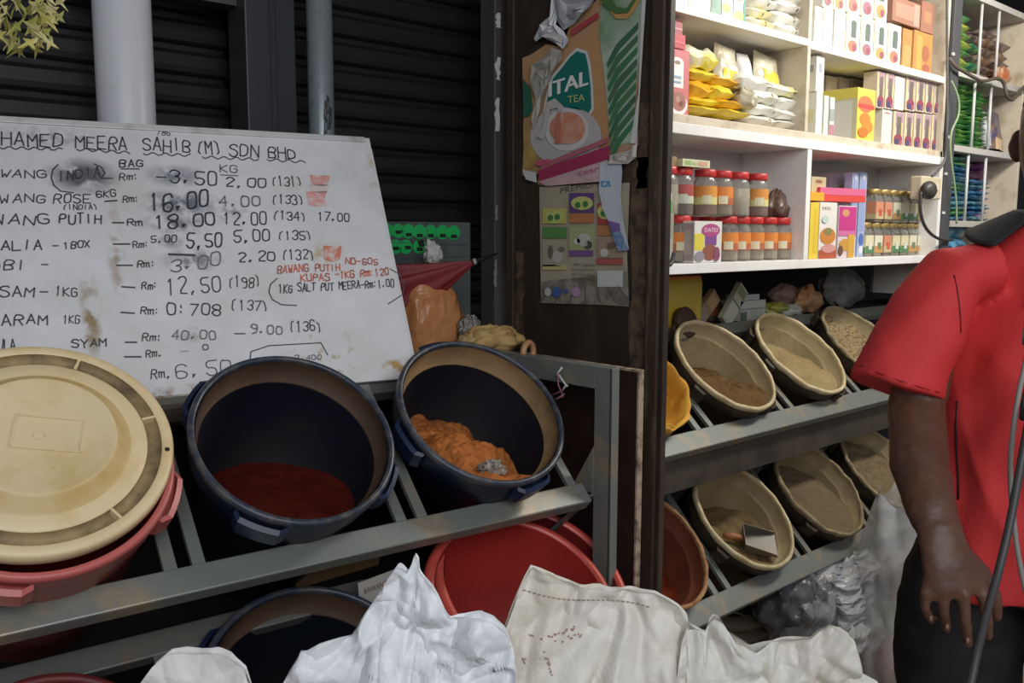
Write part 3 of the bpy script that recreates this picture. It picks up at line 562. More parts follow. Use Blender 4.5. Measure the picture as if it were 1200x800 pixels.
sheet(mb, [(702, 2), (712, 10), (722, 22), (735, 22), (744, 12), (750, 0), (742, -3), (733, 12), (722, 10), (714, -2)], flat((.52, .30, .10)), 3)
sheet(mb, [(702, -4), (716, -4), (722, 8), (734, 10), (744, -4), (748, -4), (736, 15), (722, 16), (708, 8)], flat((.07, .16, .06)), 4)
sh = [(667, 64), (676, 56), (688, 60), (692, 74), (695, 100), (696, 128), (690, 138), (680, 132), (660, 128), (648, 128), (638, 154), (634, 150), (638, 120), (645, 90), (656, 78)]
sheet(mb, sh, flat((.60, .60, .58)), 1)
sheet(mb, [(668, 67), (676, 60), (686, 63), (689, 76), (692, 100), (693, 126), (689, 134), (680, 129), (660, 125), (648, 124), (639, 146), (641, 118), (648, 92), (658, 80)], flat((.010, .155, .125)), 2)
[ptext(mb, 'ITAL', 641+dx, 114+dy, 688+dx, 99+dy, 17, flat((.74, .74, .70)), 3+.1*dx) for dx, dy in ((0, 0), (.9, .3), (1.6, -.4))]; ptext(mb, 'TEA', 665, 121, 685, 118, 8.5, flat((.52, .55, .22)), 3)
sheet(mb, ell(663, 160, 42, 36), flat((.47, .44, .43)), 2); sheet(mb, ell(664, 152, 26, 25), flat((.60, .56, .54)), 3); sheet(mb, ell(665, 150, 21, 19), M('milky_tea', (.58, .22, .13), .4, 0, (.66, .34, .24), 30, .5, .1), 4)
sheet(mb, [(636, 150), (641, 120), (650, 115), (660, 124), (658, 140), (654, 138), (653, 126), (645, 128), (641, 150), (636, 164), (629, 160)], flat((.50, .46, .42)), 5)
sheet(mb, [(653, 133), (657, 130), (656, 166), (659, 168), (650, 168)], flat((.50, .17, .12)), 6)
sheet(mb, [(613, 92), (622, 104), (624, 128), (620, 136), (613, 138)], flat((.03, .13, .08)), 2)
sheet(mb, [(613, 142), (634, 158), (630, 200), (614, 196)], pc((.50, .34, .08), 'yellow_strip_print', (.36, .20, .10), 20), 1)
sheet(mb, [(630, 200), (714, 170), (714, 186), (632, 212)], flat((.36, .035, .10)), 5); sheet(mb, [(632, 193), (714, 160), (714, 166), (634, 199)], flat((.42, .13, .15)), 5)
sheet(mb, [(630, 212), (712, 187), (710, 212), (640, 218)], pc((.62, .42, .42), 'pinkish_print', (.50, .30, .32), 12), 4)
for x0, w in ((632, 9), (638, 7), (642, 5)): sheet(mb, ell(x0, 191-(x0-632)*.2, w*.55, 3.2, 12), flat((.55, .10, .18)), 6)
ptext(mb, 'cesr', 676, 206, 702, 200, 7, flat((.50, .16, .26)), 6)
sheet(mb, [(612, 199), (628, 202), (629, 214), (616, 210)], flat((.60, .58, .54)), 6)
sheet(mb, [(668, 36), (700, 14), (702, 20), (670, 42)], flat((.40, .06, .07)), 4)
child(mb, 'printed_sheet', ps)
def curl(name, pts, par, mat, seed, dep=.018):
    cx = sum(p[0] for p in pts)/len(pts); cy = sum(p[1] for p in pts)/len(pts); n = len(pts); mb = MB(); ring = []
    for k, f in enumerate((1, .75, .45, .15)):
        for j, (u, v) in enumerate(pts):
            q = onX(cx+(u-cx)*f, cy+(v-cy)*f, XS-.006); ring.append(q + V((-(dep*(.3+abs(noise.noise(V((u*.09, v*.09, seed+k)))*1.6))), 0, 0)))
    fs = [(k*n+j, k*n+(j+1) % n, (k+1)*n+(j+1) % n, (k+1)*n+j) for k in range(3) for j in range(n)] + [tuple(3*n+j for j in range(n))]
    mb.add(ring, fs, mat, False); return child(mb, name, par, solid=.0006)
backp = M('torn_white_paper_back', (.58, .57, .57), .5, 0, (.34, .38, .46), 26, .58, .08)
curl('curled_tear', [(652, -4), (648, 20), (636, 30), (628, 46), (630, 49), (640, 44), (652, 50), (664, 58), (669, 48), (662, 36), (656, 30), (656, 10), (660, -4)], ps, backp, 1)
curl('curled_tear', [(656, -4), (654, 24), (664, 36), (676, 28), (690, 16), (700, 6), (702, -4)], ps, M('grey_paper_back', (.34, .34, .37), .5, 0, (.50, .50, .50), 20), 2)
curl('curled_tear', [(650, 56), (660, 60), (660, 70), (652, 82), (644, 96), (640, 112), (634, 130), (628, 150), (626, 140), (630, 116), (622, 96), (626, 76), (640, 66)], ps, M('grey_torn_fold', (.33, .30, .26), .5, 0, (.46, .42, .36), 18), 3, .010)
curl('curled_tear', [(716, 182), (742, 176), (748, 168), (748, 184), (738, 192), (716, 192)], ps, M('cream_torn_fold', (.52, .48, .43), .5), 5, .012)
po = thing('product_poster', 'lower beige product poster with three columns on the dark partition', 'poster', loc=pp(685, 290)); mb = MB()
sheet(mb, [(632, 219), (738, 214), (735, 300), (737, 359), (700, 357), (634, 355)], M('beige_poster_paper', (.42, .37, .27), .5, 0, (.34, .29, .20), 10), 0)
ptext(mb, 'PREMIUM', 656, 227, 701, 218, 7, flat((.12, .10, .08)), 1)
sheet(mb, [(633, 330), (736, 318), (737, 358), (634, 355)], M('printed_planks', (.30, .27, .21), .5, 0, (.16, .14, .11), 22, .5, .1), 1)
for i in range(7): sheet(mb, [(640+i*15+ (i-3)*3, 355), (641.2+i*15+(i-3)*3, 355), (649+i*12.5, 334), (648+i*12.5, 334)], flat((.13, .11, .09)), 2)
for (a, b, c, d, col) in [(636, 244, 664, 262, (.52, .48, .14)), (636, 266, 664, 279, (.11, .27, .08)), (636, 281, 664, 312, (.40, .36, .26)), (667, 226, 696, 249, (.13, .07, .21)), (667, 250, 696, 261, (.50, .20, .08)), (667, 265, 696, 293, (.38, .42, .20)), (667, 292, 695, 300, (.20, .10, .26)), (700, 238, 722, 263, (.40, .08, .06)), (700, 264, 730, 276, (.46, .20, .09)), (700, 277, 730, 302, (.36, .27, .19)), (699, 303, 730, 310, (.42, .11, .09)), (700, 317, 730, 336, (.55, .56, .54)), (636, 310, 664, 316, (.55, .48, .20))]:
    sheet(mb, [(a, b), (c, b), (c, d), (a, d)], flat(col, .45), 2)
for cx, cy, rx, ry in ((650, 254, 11, 8), (682, 238, 13, 8), (709, 248, 9, 9)): sheet(mb, ell(cx, cy, rx, ry), flat((.55, .56, .18)), 3)
for cx, cy in ((645, 255), (653, 254), (677, 240), (686, 239), (707, 250)): sheet(mb, ell(cx, cy, 3.2, 3.6, 12), flat((.06, .20, .06)), 4)
for cx, cy, rx, ry, c in [(653, 301, 6, 7, (.50, .46, .40)), (645, 295, 3, 8, (.16, .13, .10)), (658, 292, 4, 3, (.2, .16, .12)), (684, 281, 8, 8, (.52, .52, .46)), (689, 287, 5, 5, (.10, .09, .08)), (676, 283, 4, 4, (.6, .6, .55)), (708, 296, 5, 5, (.60, .56, .48)), (716, 288, 5, 4, (.18, .12, .09)), (642, 342, 4, 5, (.5, .5, .5)), (652, 342, 5, 6, (.06, .12, .35)), (663, 341, 4, 3, (.10, .12, .28)), (675, 342, 5, 6, (.45, .28, .42))]: sheet(mb, ell(cx, cy, rx, ry, 14), flat(c, .45), 3)
for i, tx in enumerate(('100% Vegetable', 'Cholesterol Free', 'No Color Added', 'Organic Product')): ptext(mb, tx, 670, 311+i*5.6, 697, 311.6+i*5.6, 3, flat((.12, .11, .10)), 3)
child(mb, 'printed_sheet', po)
pt = thing('torn_paper_strip', 'torn white paper strip with blue letters overlapping the lower poster', 'paper', loc=pp(718, 235, 4))
mb = MB(); sheet(mb, [(703, 192), (714, 188), (728, 189), (729, 202), (727, 230), (731, 262), (737, 292), (729, 294), (724, 278), (714, 262), (706, 244), (702, 225)], M('white_strip_paper', (.56, .58, .63), .45, 0, (.44, .46, .52), 12), 5)
ptext(mb, 'ta', 703.5, 219, 716, 218, 10, flat((.05, .28, .50)), 6)
sheet(mb, [(713, 262), (728, 272), (737, 293), (724, 294), (718, 276)], pc((.12, .22, .40), 'blue_scrap_print', (.40, .42, .48), 60), 6)
sheet(mb, [(712, 258), (726, 262), (727, 270), (718, 272)], flat((.20, .12, .34)), 7); child(mb, 'printed_strip', pt, solid=.0005)

# ------------------------------------------------------------------ things behind the whiteboard
YG = 1.93
t = thing('metal_plate', 'grey plate with rows of round green stickers behind the umbrella', 'panel', loc=onY(505, 320, YG))
def yy(u, v, Y, k=0): return onY(u, v, Y) + V((0, -k*.0012, 0))
mb = MB(); a, b = onY(430, 259, YG), onY(552, 373, YG); mb.box((a.x, YG, b.z-.03), (b.x, YG+.012, a.z)); child(mb, 'plate', t, M('dull_grey_plate', (.13, .15, .145), .4, .3, (.09, .10, .10), 7, bump=.1), bevel=.003)
for u, v in [(u, 271+(u-480)*.03) for u in (453, 466, 478, 491, 504, 518, 531)] + [(463, 289), (475, 289), (491, 289)]: mb = MB(); mb.poly([yy(x, y, YG, 1.5+.1*(u % 3)) for x, y in ell(u, v, 7.6, 8.5, 18)], flat((.02, .42, .10), .4)); child(mb, 'green_sticker', t)
mb = MB()
for u, v in [(466, 272), (478, 275), (491, 276), (504, 276), (518, 276), (531, 277), (463, 291), (477, 290), (491, 292), (493, 287), (492, 283)]: mb.poly([yy(x, y, YG, 2.5) for x, y in ((u-3.5, v-2), (u+3.5, v-2.3), (u+4, v+1.8), (u-3, v+2))], flat((.01, .02, .012)))
child(mb, 'sticker_mark', t)
mb = MB()
for (x0, y0, x1, y1) in ((452, 284, 552, 287), (470, 303, 552, 300), (500, 262, 500, 285), (520, 285, 523, 300)): 
    p, q = yy(x0, y0, YG, 1), yy(x1, y1, YG, 1); mb.bar(p, q, .0015, .0015, flat((.06, .07, .07)))
child(mb, 'scratch', t)
crumple('white_rag', 'small crumpled white tissue above the furled umbrella', 'tissue', onY(507, 298, 1.86), (.025, .02, .03), M('tissue_white', (.50, .49, .45), .8), 3, .6, 4)
um = thing('folded_umbrella', 'folded maroon umbrella with black tip poking out beside the whiteboard', 'umbrella', loc=onY(520, 310, 1.72))
A = onY(405, 360, 1.88); B = onY(556, 306.5, 1.72); Ti = onY(583, 297, 1.72); d = (B-A)
def umb(u, v):
    a = 2*math.pi*u; ax = d.normalized(); sx = V((0, 1, 0)); sy = ax.cross(sx).normalized()
    r = (.108*(1-v)**.95+.004)*(1+.20*math.sin(a*7+v*3)*(1-v*.6)); return A + d*v + sx*(r*math.cos(a)*.42) + sy*(r*math.sin(a)) + V((0, 0, -.012*math.sin(v*3.1)))
mb = MB(); mb.grid(umb, 56, 22, M('maroon_umbrella_cloth', (.20, .018, .022), .6, 0, (.15, .012, .016), 8), True, True); child(mb, 'canopy', um)
mb = MB(); mb.tube([B-d*.02, B, B+(Ti-B)*.4, Ti], [.007, .0065, .005, .002], 12, flat((.012, .012, .014), .4)); child(mb, 'tip', um)
mb = MB(); mb.tube([B-d*.012, B+d*.012], [.008, .008], 12, flat((.35, .30, .30), .4)); child(mb, 'collar_ring', um)
bagp = M('orange_plastic_spice_bag', (.46, .17, .055), .28, 0, (.52, .24, .10), 6, .55, .2, .25, 30, crease=.35, cscale=16)
def bagtop(p):
    k = 1 - .12*max(0, p.z/.11); return V((p.x*k, p.y*k, p.z))
crumple('spice_bag', 'bulging orange plastic bag of spice under the maroon umbrella', 'bag', onY(508, 374, 1.80)+V((-.01, .0, .0)), (.098, .06, .125), bagp, 7, .16, 2.2, 48, 32, top=bagtop)
crumple('clear_bag', 'clear crumpled plastic bag end right of the orange spice bag', 'bag', onY(551, 384, 1.72), (.03, .025, .03), film, 9, .5, 4)
crumple('tan_cloth_rag', 'crumpled tan cloth with dark marks on the ledge behind the orange powder bucket', 'rag', onY(576, 400, 1.66)+V((0, 0, .004)), (.088, .05, .036), M('tan_rag', (.50, .32, .12), .75, 0, (.20, .11, .04), 26, .60, .06), 2, .38, 3.2, 48, 28)
crumple('cream_rag', 'smaller cream cloth left of the tan rag behind the bucket', 'rag', onY(552, 401, 1.67), (.03, .03, .015), M('cream_rag_mat', (.50, .42, .28), .75), 5, .3, 4)
mb = MB(); c = onY(619, 413, 1.52); r0 = .029
mb.tube([c + V((r0*math.cos(a)*.75, .016*math.cos(a)*.4, r0*math.sin(a)*.8)) for a in [math.pi*2*i/24 for i in range(25)]], .0075, 10, M('tan_rubber_ring', (.45, .24, .11), .45), caps=False)
tag(mb.build('rubber_ring', None), 'thick tan ring standing on the left end of the top bar', 'ring')
mb = MB(); q = onX(660, 440, 1.352)
mb.tube([q + V((-.004, .018*math.sin(i*.9), .012-.006*i+.006*math.cos(i*2.1))) for i in range(8)], .0022, 6, flat((.62, .58, .58))); tag(mb.build('white_string', None), 'white string knotted around the top bar of the rack', 'string')
mb = MB(); mb.tube([q + V((-.004, .012, .01)), q+V((-.005, .010, -.02)), q + V((-.004, -.004, -.045)), q+V((-.01, .012, -.052)), q+V((-.006, -.010, -.038)), q+V((-.004, .004, -.035)), q+V((-.012, .045, -.055))], .0016, 6, flat((.34, .13, .19)))
tag(mb.build('pink_wire', None), 'thin pinkish wire looped below the white string', 'wire')
# hanging leaves, upper left corner
t = thing('hanging_leaf_bunch', 'bunch of yellow green spiky leaves hanging in the upper left corner', 'plant', loc=atd(18, -60, 1.15))
mb = MB(); mb.add([(0,0,0), (.004,0,-.012), (.002,.003,-.03), (0,0,-.04), (-.004,.001,-.014)], [(0,1,2,3,4)]); mb.add([(0,0,-.012), (.014,.002,-.02), (.004,.001,-.022)], [(0,1,2)]); mb.add([(0,0,-.010), (-.013,.003,-.018), (-.003,.001,-.021)], [(0,1,2)])
lf = [mb.build('leaf', M('pale_yellow_leaf_%d' % k, c, .6), t, solid=.0012) for k, c in enumerate([(.50, .44, .13), (.30, .30, .07), (.58, .52, .24)])]
for i in range(240):
    a = rnd.uniform(0, 6.28); h = rnd.random(); rr = (.055*math.sin(h*2.6)+.012)*rnd.uniform(.5, 1.05)
    o = lf[i % 3].copy(); COL.objects.link(o); o.parent = t; o.location = (rr*math.cos(a)-.012, rr*math.sin(a), .10-.20*h-.015); o.rotation_euler = (rnd.uniform(-.9, .9), rnd.uniform(-.9, .9), a); s_ = rnd.uniform(.55, 1.0); o.scale = (s_, s_, s_)
mb = MB(); mb.tube([(-.012, 0, -.06), (-.014, 0, .05), (-.01, 0, .3), (0, 0, 1.1)], .003, 6, flat((.12, .10, .05))); mb.build('stem', None, t)
# ------------------------------------------------------------------ white shelf cabinets
YF, YBK = 1.53, 1.77
def cab(name, label, parts, loc=(2.6, 1.6, 1.7)):
    t = thing(name, label, 'shelf', loc=loc)
    for nm, a, b, mt_, bv in parts:
        o = MB().box(a, b).build(nm, mt_, None, bevel=bv); o.parent = t; o.matrix_parent_inverse = Matrix.Translation(-V(loc))
    return t
cab('shelf_cabinet', 'upper cream edged open cabinet crowded with cartons and packets', [
    ('shelf_board', (1.66, YF, 1.742), (3.60, YBK, 1.765), beige_lam, .002), ('shelf_board', (1.66, YF, 2.024), (2.588, YBK, 2.046), M('bright_white_laminate', (.86, .83, .77), .4), .002), ('shelf_board', (2.606, YF, 2.018), (3.575, YBK, 2.042), MATS['bright_white_laminate'], .002),
    ('shelf_board', (1.66, YF, 2.36), (3.60, YBK, 2.382), beige_lam, .002), ('divider', (2.588, YF, 1.765), (2.606, YBK, 2.36), beige_lam, .002),
    ('side_panel', (3.575, YF, 1.742), (3.595, YBK, 2.36), beige_lam, .002), ('side_panel', (1.642, YF, 1.742), (1.66, YBK, 2.36), beige_lam, .002), ('back_panel', (1.642, YBK, 1.742), (3.6, YBK+.008, 2.38), grey_lam, 0)])
cab('shelf_cabinet', 'lower white open cabinet with red lidded and gold lidded jars', [
    ('shelf_board', (1.66, YF-.006, 1.337), (3.60, YBK, 1.365), white_lam, .002), ('shelf_board', (1.66, YF-.006, 1.712), (3.60, YBK, 1.7415), white_lam, .002),
    ('divider', (2.606, YF-.004, 1.365), (2.632, YBK, 1.712), white_lam, .002), ('side_panel', (3.575, YF-.004, 1.337), (3.60, YBK, 1.7415), white_lam, .002),
    ('side_panel', (1.642, YF-.004, 1.337), (1.66, YBK, 1.7415), white_lam, .002), ('back_panel', (1.642, YBK, 1.337), (3.6, YBK+.008, 1.74), M('white_back_panel', (.62, .60, .57), .5, 0, (.52, .49, .44), 5), 0)], loc=(2.6, 1.6, 1.5))
cab('corner_shelf', 'far cream shelf bay full of snack packets behind the red shirt', [
    ('shelf_board', (3.69, YF, 1.475), (4.40, YBK+.05, 1.500), grey_lam, .002), ('shelf_board', (3.69, YF, 1.772), (4.40, YBK+.05, 1.797), grey_lam, .002), ('shelf_board', (3.69, YF, 2.060), (4.40, YBK+.05, 2.085), grey_lam, .002),
    ('shelf_board', (3.69, YF, 2.37), (4.42, YBK+.05, 2.395), grey_lam, .002), ('side_panel', (4.38, YF, 1.2), (4.40, YBK+.05, 2.395), beige_lam, .002), ('side_panel', (3.67, YF, 1.2), (3.69, YBK+.05, 2.395), grey_lam, .002),
    ('shelf_board', (3.69, YF, 1.2), (4.40, YBK+.05, 1.222), grey_lam, .002), ('back_panel', (3.67, YBK+.05, 1.2), (4.42, YBK+.06, 2.395), M('dark_shelf_back', (.13, .12, .115), .6), 0)], loc=(4.0, 1.6, 1.7))
t = thing('dark_post', 'dark upright strip with white cable clips between the white cabinets and far bay', 'post', loc=(3.635, 1.53, 1.7))
o = MB().box((-.033, -.012, -.40), (.035, .02, .75)).build('strip', M('dark_grey_strip', (.07, .07, .075), .5), t, bevel=.002)
for z in (.43, .12, -.02, -.17): MB().box((-.036, -.016, z-.006), (-.022, -.010, z+.004)).build('cable_clip', flat((.6, .6, .56)), t)
t = thing('divider_rods', 'thin white vertical rods in front of the far packet shelves', 'rod', loc=(4.0, 1.545, 1.8))
for u, z0, z1 in ((1145, 2.085, 2.37), (1165.5, 2.085, 2.37), (1142.5, 1.797, 2.06), (1162, 1.797, 2.06), (1140, 1.50, 1.772), (1161, 1.50, 1.772)):
    x = onY(u, 100, 1.545).x; mb = MB(); mb.tube([(x-4.0, 0, z0-1.8), (x-4.0, 0, z1-1.8)], .006, 10, flat((.56, .56, .55), .3)); mb.build('rod', None, t)
# ---- helper: cartons with printed faces (front faces the shop, side faces the partition)
def art(mb, O, U, Vv, nn, w, h, items):
    for it in items:
        k = it[0]; lift = nn*(.0006+.0004*items.index(it))
        if k == 'r': _, a, b, c, d, col = it; mb.add([O+U*(w*x)+Vv*(h*y)+lift for x, y in ((a,b),(c,b),(c,d),(a,d))], [(0,1,2,3)], flat(col, .4))
        elif k == 'e': _, cx, cy, rx, ry, col = it; mb.add([O+U*(w*(cx+rx*math.cos(i*.4189)))+Vv*(h*(cy+ry*math.sin(i*.4189)))+lift for i in range(15)], [tuple(range(15))], flat(col, .4))
        elif k == 't': _, tx, x, y, ww, hh, col = it; put_text(mb, tx, O+U*(w*x)+Vv*(h*y), U, Vv, w*ww, h*hh, flat(col, .4), lift)
def carton(name, label, x0, x1, z0, z1, yf, dep, col, front=(), side=(), group=None, rot=0, cat='box', rough=.4, tilt=0):
    mb = MB(); w, h = x1-x0, z1-z0; m_ = flat(col, rough)
    mb.box((-w/2, -dep/2, 0), (w/2, dep/2, h), m_)
    art(mb, V((-w/2, -dep/2, 0)), V((1,0,0)), V((0,0,1)), V((0,-1,0)), w, h, list(front)); art(mb, V((-w/2, dep/2, 0)), V((0,-1,0)), V((0,0,1)), V((-1,0,0)), dep, h, list(side))
    o = mb.build(name, None, None, loc=((x0+x1)/2, yf+dep/2, z0)); o.rotation_euler = (0, tilt, rot); return tag(o, label, cat, group)
def pxc(name, label, u0, u1, vt, zb, yf, dep, col, **k):
    um_ = (u0+u1)/2; zt = onY(um_, vt, yf).z; return carton(name, label, onY(u0, vt+10, yf).x, onY(u1, vt+10, yf).x, zb, zt, yf, dep, col, **k)
def pillow(mb, w, d, h, mat, seed=0, c=(0,0,0), wr=.10):
    def f(u, v):
        a = 2*u-1; b = 2*v-1; e = max(0, 1-abs(a)**5)**.5*max(0, 1-abs(b)**4)**.5
        return a, b, e
    n = 11; vs = []; fs = []
    for sgn in (1, -1):
        o = len(vs)
        for j in range(n):
            for i in range(n):
                a, b, e = f(i/(n-1), j/(n-1)); q = noise.noise(V((a*2.3+seed*3.1, b*2.3, sgn*1.3+seed)))
                vs.append((c[0]+a*w/2*(1-.06*q*abs(b)), c[1]+b*d/2*(1-.05*q), c[2]+h/2+sgn*(h/2)*e*(1+q*wr*5*e)+.25*h*noise.noise(V((a*1.4, b*1.4, seed*2.2)))*(1-e)))
        for j in range(n-1):
            for i in range(n-1): q4 = (o+j*n+i, o+j*n+i+1, o+(j+1)*n+i+1, o+(j+1)*n+i); fs.append(q4 if sgn > 0 else q4[::-1])
    mb.add(vs, fs, mat, True)
def packet(label, x0, x1, zb, h, yf, dep, mat, seed, group=None, rot=(0,0,0), name='food_packet', cat='packet', decal=None):
    mb = MB(); pillow(mb, x1-x0, dep, h, mat, seed)
    if decal: mb.blob(((x1-x0)*decal[1], -dep*.36, h*.5), ((x1-x0)*decal[2], dep*.135, h*.34), flat(decal[0], .3), 10, 6)
    o = mb.build(name, None, None, loc=((x0+x1)/2, yf+dep/2, zb)); o.rotation_euler = rot; return tag(o, label, cat, group)
def X(u, v, y): return onY(u, v, y).x
def Z(u, v, y): return onY(u, v, y).z
ORD = ['lowest', 'second', 'third', 'fourth', 'fifth', 'sixth', 'seventh', 'eighth', 'ninth', 'tenth', 'eleventh', 'twelfth', 'thirteenth', 'fourteenth']
# ---- top left compartment
ZS = 1.765; Y1 = 1.555
pxc('cereal_carton', 'tall pink and red carton with printed bowl, leftmost on the upper cabinet shelf', 783, 808, 58, ZS, Y1, .045, (.55, .09, .10), front=[('r', .02, .02, .98, .98, (.60, .17, .17)), ('r', .12, .42, .72, .80, (.80, .76, .72)), ('e', .42, .80, .30, .08, (.80, .76, .72)), ('e', .42, .80, .14, .03, (.30, .20, .12)), ('r', .22, .56, .62, .60, (.30, .42, .50)), ('r', .25, .49, .6, .52, (.30, .42, .50)), ('e', .50, .17, .42, .17, (.80, .74, .70)), ('e', .50, .21, .34, .15, (.38, .16, .12)), ('e', .44, .24, .10, .05, (.50, .28, .20)), ('e', .62, .18, .10, .04, (.22, .08, .07))], side=[('r', .1, .5, .9, .85, (.34, .30, .30)), ('r', .1, .3, .9, .45, (.22, .08, .12))], group=None)
zt = Z(795, 57, Y1)
carton('flat_carton', 'flat red carton directly on top of the tall pink carton', X(770, 50, Y1), X(803, 50, Y1), zt+.001, zt+.038, Y1, .10, (.50, .025, .045), front=[('r', 0, .35, 1, .5, (.62, .10, .12))])
carton('flat_carton', 'darker flat red carton second above the tall pink carton', X(768, 40, Y1), X(801, 40, Y1), zt+.039, zt+.074, Y1+.004, .10, (.33, .03, .045), front=[('r', 0, .3, 1, .45, (.55, .22, .22))])
carton('small_carton', 'small pale box topping the red cartons under the shelf', X(774, 28, Y1), X(789, 28, Y1), zt+.075, zt+.108, Y1+.01, .06, (.42, .36, .32))
yel = M('yellow_foil', (.80, .56, .03), .25, 0, (.84, .72, .10), 9, .55, .12, .2, 40); yel2 = M('yellow_red_foil', (.78, .42, .03), .25, 0, (.42, .08, .03), 16, .66, .06, .2, 40)
yw_ = M('yellow_white_foil', (.82, .78, .62), .22, 0, (.78, .66, .05), 11, .55, .08, .3, 40); wht = M('white_pillow_film', (.80, .79, .73), .25, 0, (.62, .60, .50), 10, .6, .1, .25, 40); wht_y = M('white_yellow_film', (.82, .80, .70), .25, 0, (.78, .70, .25), 8, .58, .08, .25, 40)
clr = M('clear_cellophane', (.60, .57, .45), .15, 0, (.48, .42, .28), 16, .5, .1, .4, 50, trans=.0)
def pkp(label, u0, u1, vt, vb, mat, seed, yf=1.56, dep=.13, **k):
    um_ = (u0+u1)/2; packet(label, X(u0, vb, yf), X(u1, vb, yf), Z(um_, vb, yf), max(.012, Z(um_, vt, yf)-Z(um_, vb, yf)), yf, dep, mat, seed, **k)
for i, (u0, u1, vt, vb, m_, w) in enumerate([(808, 848, 123, 132.5, yel, 'lowest front'), (846, 881, 127, 137, yel, 'lowest right'), (808, 846, 113, 123, yel, 'second lowest left'), (842, 876, 116, 127, yel2, 'second lowest right'), (809, 838, 93, 114, yel2, 'fat orange printed middle'), (834, 862, 98, 117, yel, 'plump middle right'), (809, 843, 80, 95, yel, 'upper left'), (834, 868, 88, 100, yel2, 'upper right')]):
    pkp('%s packet in the yellow packet pile beside the pink carton' % w, u0, u1, vt, vb, m_, i, group='yellow packets on the upper shelf')
pkp('round topped yellow and white packet crowning the yellow pile', 804, 844, 54, 82, yw_, 21, dep=.10)
for i, (u0, u1, vt, vb, m_, w) in enumerate([(880, 914, 135, 147, wht, 'lowest left'), (912, 946, 141, 151, wht, 'lowest right'), (880, 920, 121, 135.5, wht, 'second row left'), (914, 946, 128, 141, wht, 'second row right'), (881, 917, 104, 121, wht, 'third row left'), (913, 946, 114, 128.5, wht, 'third row right'), (901, 946, 98, 113, wht_y, 'yellow tinged top right')]):
    pkp('%s packet in the white packet pile by the divider' % w, u0, u1, vt, vb, m_, 30+i, group='white packets on the upper shelf', decal=((.05, .05, .05), .20, .03))
def upright(label, u0, u1, vt, vb, mat, yf, seed, lean=0, foot=None, name='stand_up_pouch', cat='pouch', cr=.5):
    a = onY(u0, vb, yf); b = onY(u1, vt, yf); w, h = b.x-a.x, b.z-a.z; mb = MB(); n = 10
    def f(i, j, sg): u_, v_ = i/n*2-1, j/n; e = (max(0, 1-u_**4)**.5)*(max(0, 1-v_)**cr); return V((u_*w/2*(1-.12*v_*abs(math.sin(seed))), sg*.025*e*(1+.5*noise.noise(V((u_*2, v_*3, seed)))), v_*h))
    for sg in (1, -1):
        mb.add([f(i, j, sg) for j in range(n+1) for i in range(n+1)], [(j*(n+1)+i, j*(n+1)+i+1, (j+1)*(n+1)+i+1, (j+1)*(n+1)+i)[::sg] for j in range(n) for i in range(n)], mat, True)
    if foot: mb.add([f(i, j, -1)+V((0, -.0015, 0)) for j in range(foot[1], foot[2]) for i in range(2, n-1)], [(j*(n-3)+i, j*(n-3)+i+1, (j+1)*(n-3)+i+1, (j+1)*(n-3)+i) for j in range(foot[2]-foot[1]-1) for i in range(n-4)], flat(foot[0], .3), True)
    o = mb.build(name, None, None, loc=((a.x+b.x)/2, yf+.02, a.z)); o.rotation_euler = (R(-6), R(lean), 0); return tag(o, label, cat)
upright('clear pouch with yellow base standing on the yellow packets', 842, 871, 54, 100, clr, 1.585, 1, 6, ((.66, .52, .03), 0, 5))
upright('white upright pack behind the white packet pile', 872, 889, 63, 106, wht, 1.60, 2, -2)
upright('clear pouch with a square yellow label leaning near the divider', 889, 919, 65, 100, clr, 1.60, 3, 6, ((.66, .56, .06), 1, 6))
crumple('small_clear_pouch', 'small crumpled clear pouch between the yellow and white piles', 'pouch', onY(872, 118, 1.575), (.035, .04, .035), clr, 4, .4, 3)
pkp('white sack shaped packet bulging over the left white packets', 866, 906, 86, 106, wht, 44, dep=.11)
# ---- top shelf, left
ZT = 2.046
for i, (u0, u1, vt, c, w) in enumerate([(782, 806, -20, (.72, .68, .60), 'cream'), (807, 833, -22, (.78, .77, .72), 'white'), (834, 846, -25, (.20, .34, .26), 'grey green')]):
    pxc('flat_packet_box', '%s box lying at the left of the topmost shelf' % w, u0, u1, vt, ZT, 1.545, .12, c, front=[('r', .1, .2, .5, .7, tuple(x*.85 for x in c))])
pxc('tea_carton', 'green carton with yellow roundel on the topmost shelf', 847, 860, -45, ZT, 1.545, .05, (.04, .30, .20), front=[('r', .0, .0, 1, .35, (.72, .74, .66)), ('e', .4, .18, .38, .09, (.75, .68, .15))], side=[('r', .1, .1, .9, .5, (.70, .70, .62))])
pxc('floral_carton', 'pale carton with brown floral print beside the green carton', 861, 875, -45, ZT, 1.545, .05, (.70, .66, .48), front=[('e', .5, .45, .25, .10, (.35, .14, .08)), ('e', .5, .1, .4, .08, (.70, .66, .16)), ('r', .85, 0, 1, 1, (.05, .32, .22))])
for i, (u0, u1, vt, vb, m_, w) in enumerate([(876, 912, 20, 33, wht_y, 'lowest left'), (908, 950, 27, 42, wht, 'lowest right'), (878, 906, 8, 20, wht_y, 'green tinged left'), (905, 948, 14, 28, wht, 'second right'), (880, 915, -6, 9, wht, 'upper left'), (912, 950, 1, 15, wht, 'upper right'), (900, 946, -14, 1, wht, 'topmost')]):
    pkp('%s white film packet on the topmost shelf by the divider' % w, u0, u1, vt, vb, m_, 60+i, group='white film packets on the topmost shelf', decal=((.05, .05, .05), .12, .035), dep=.12)
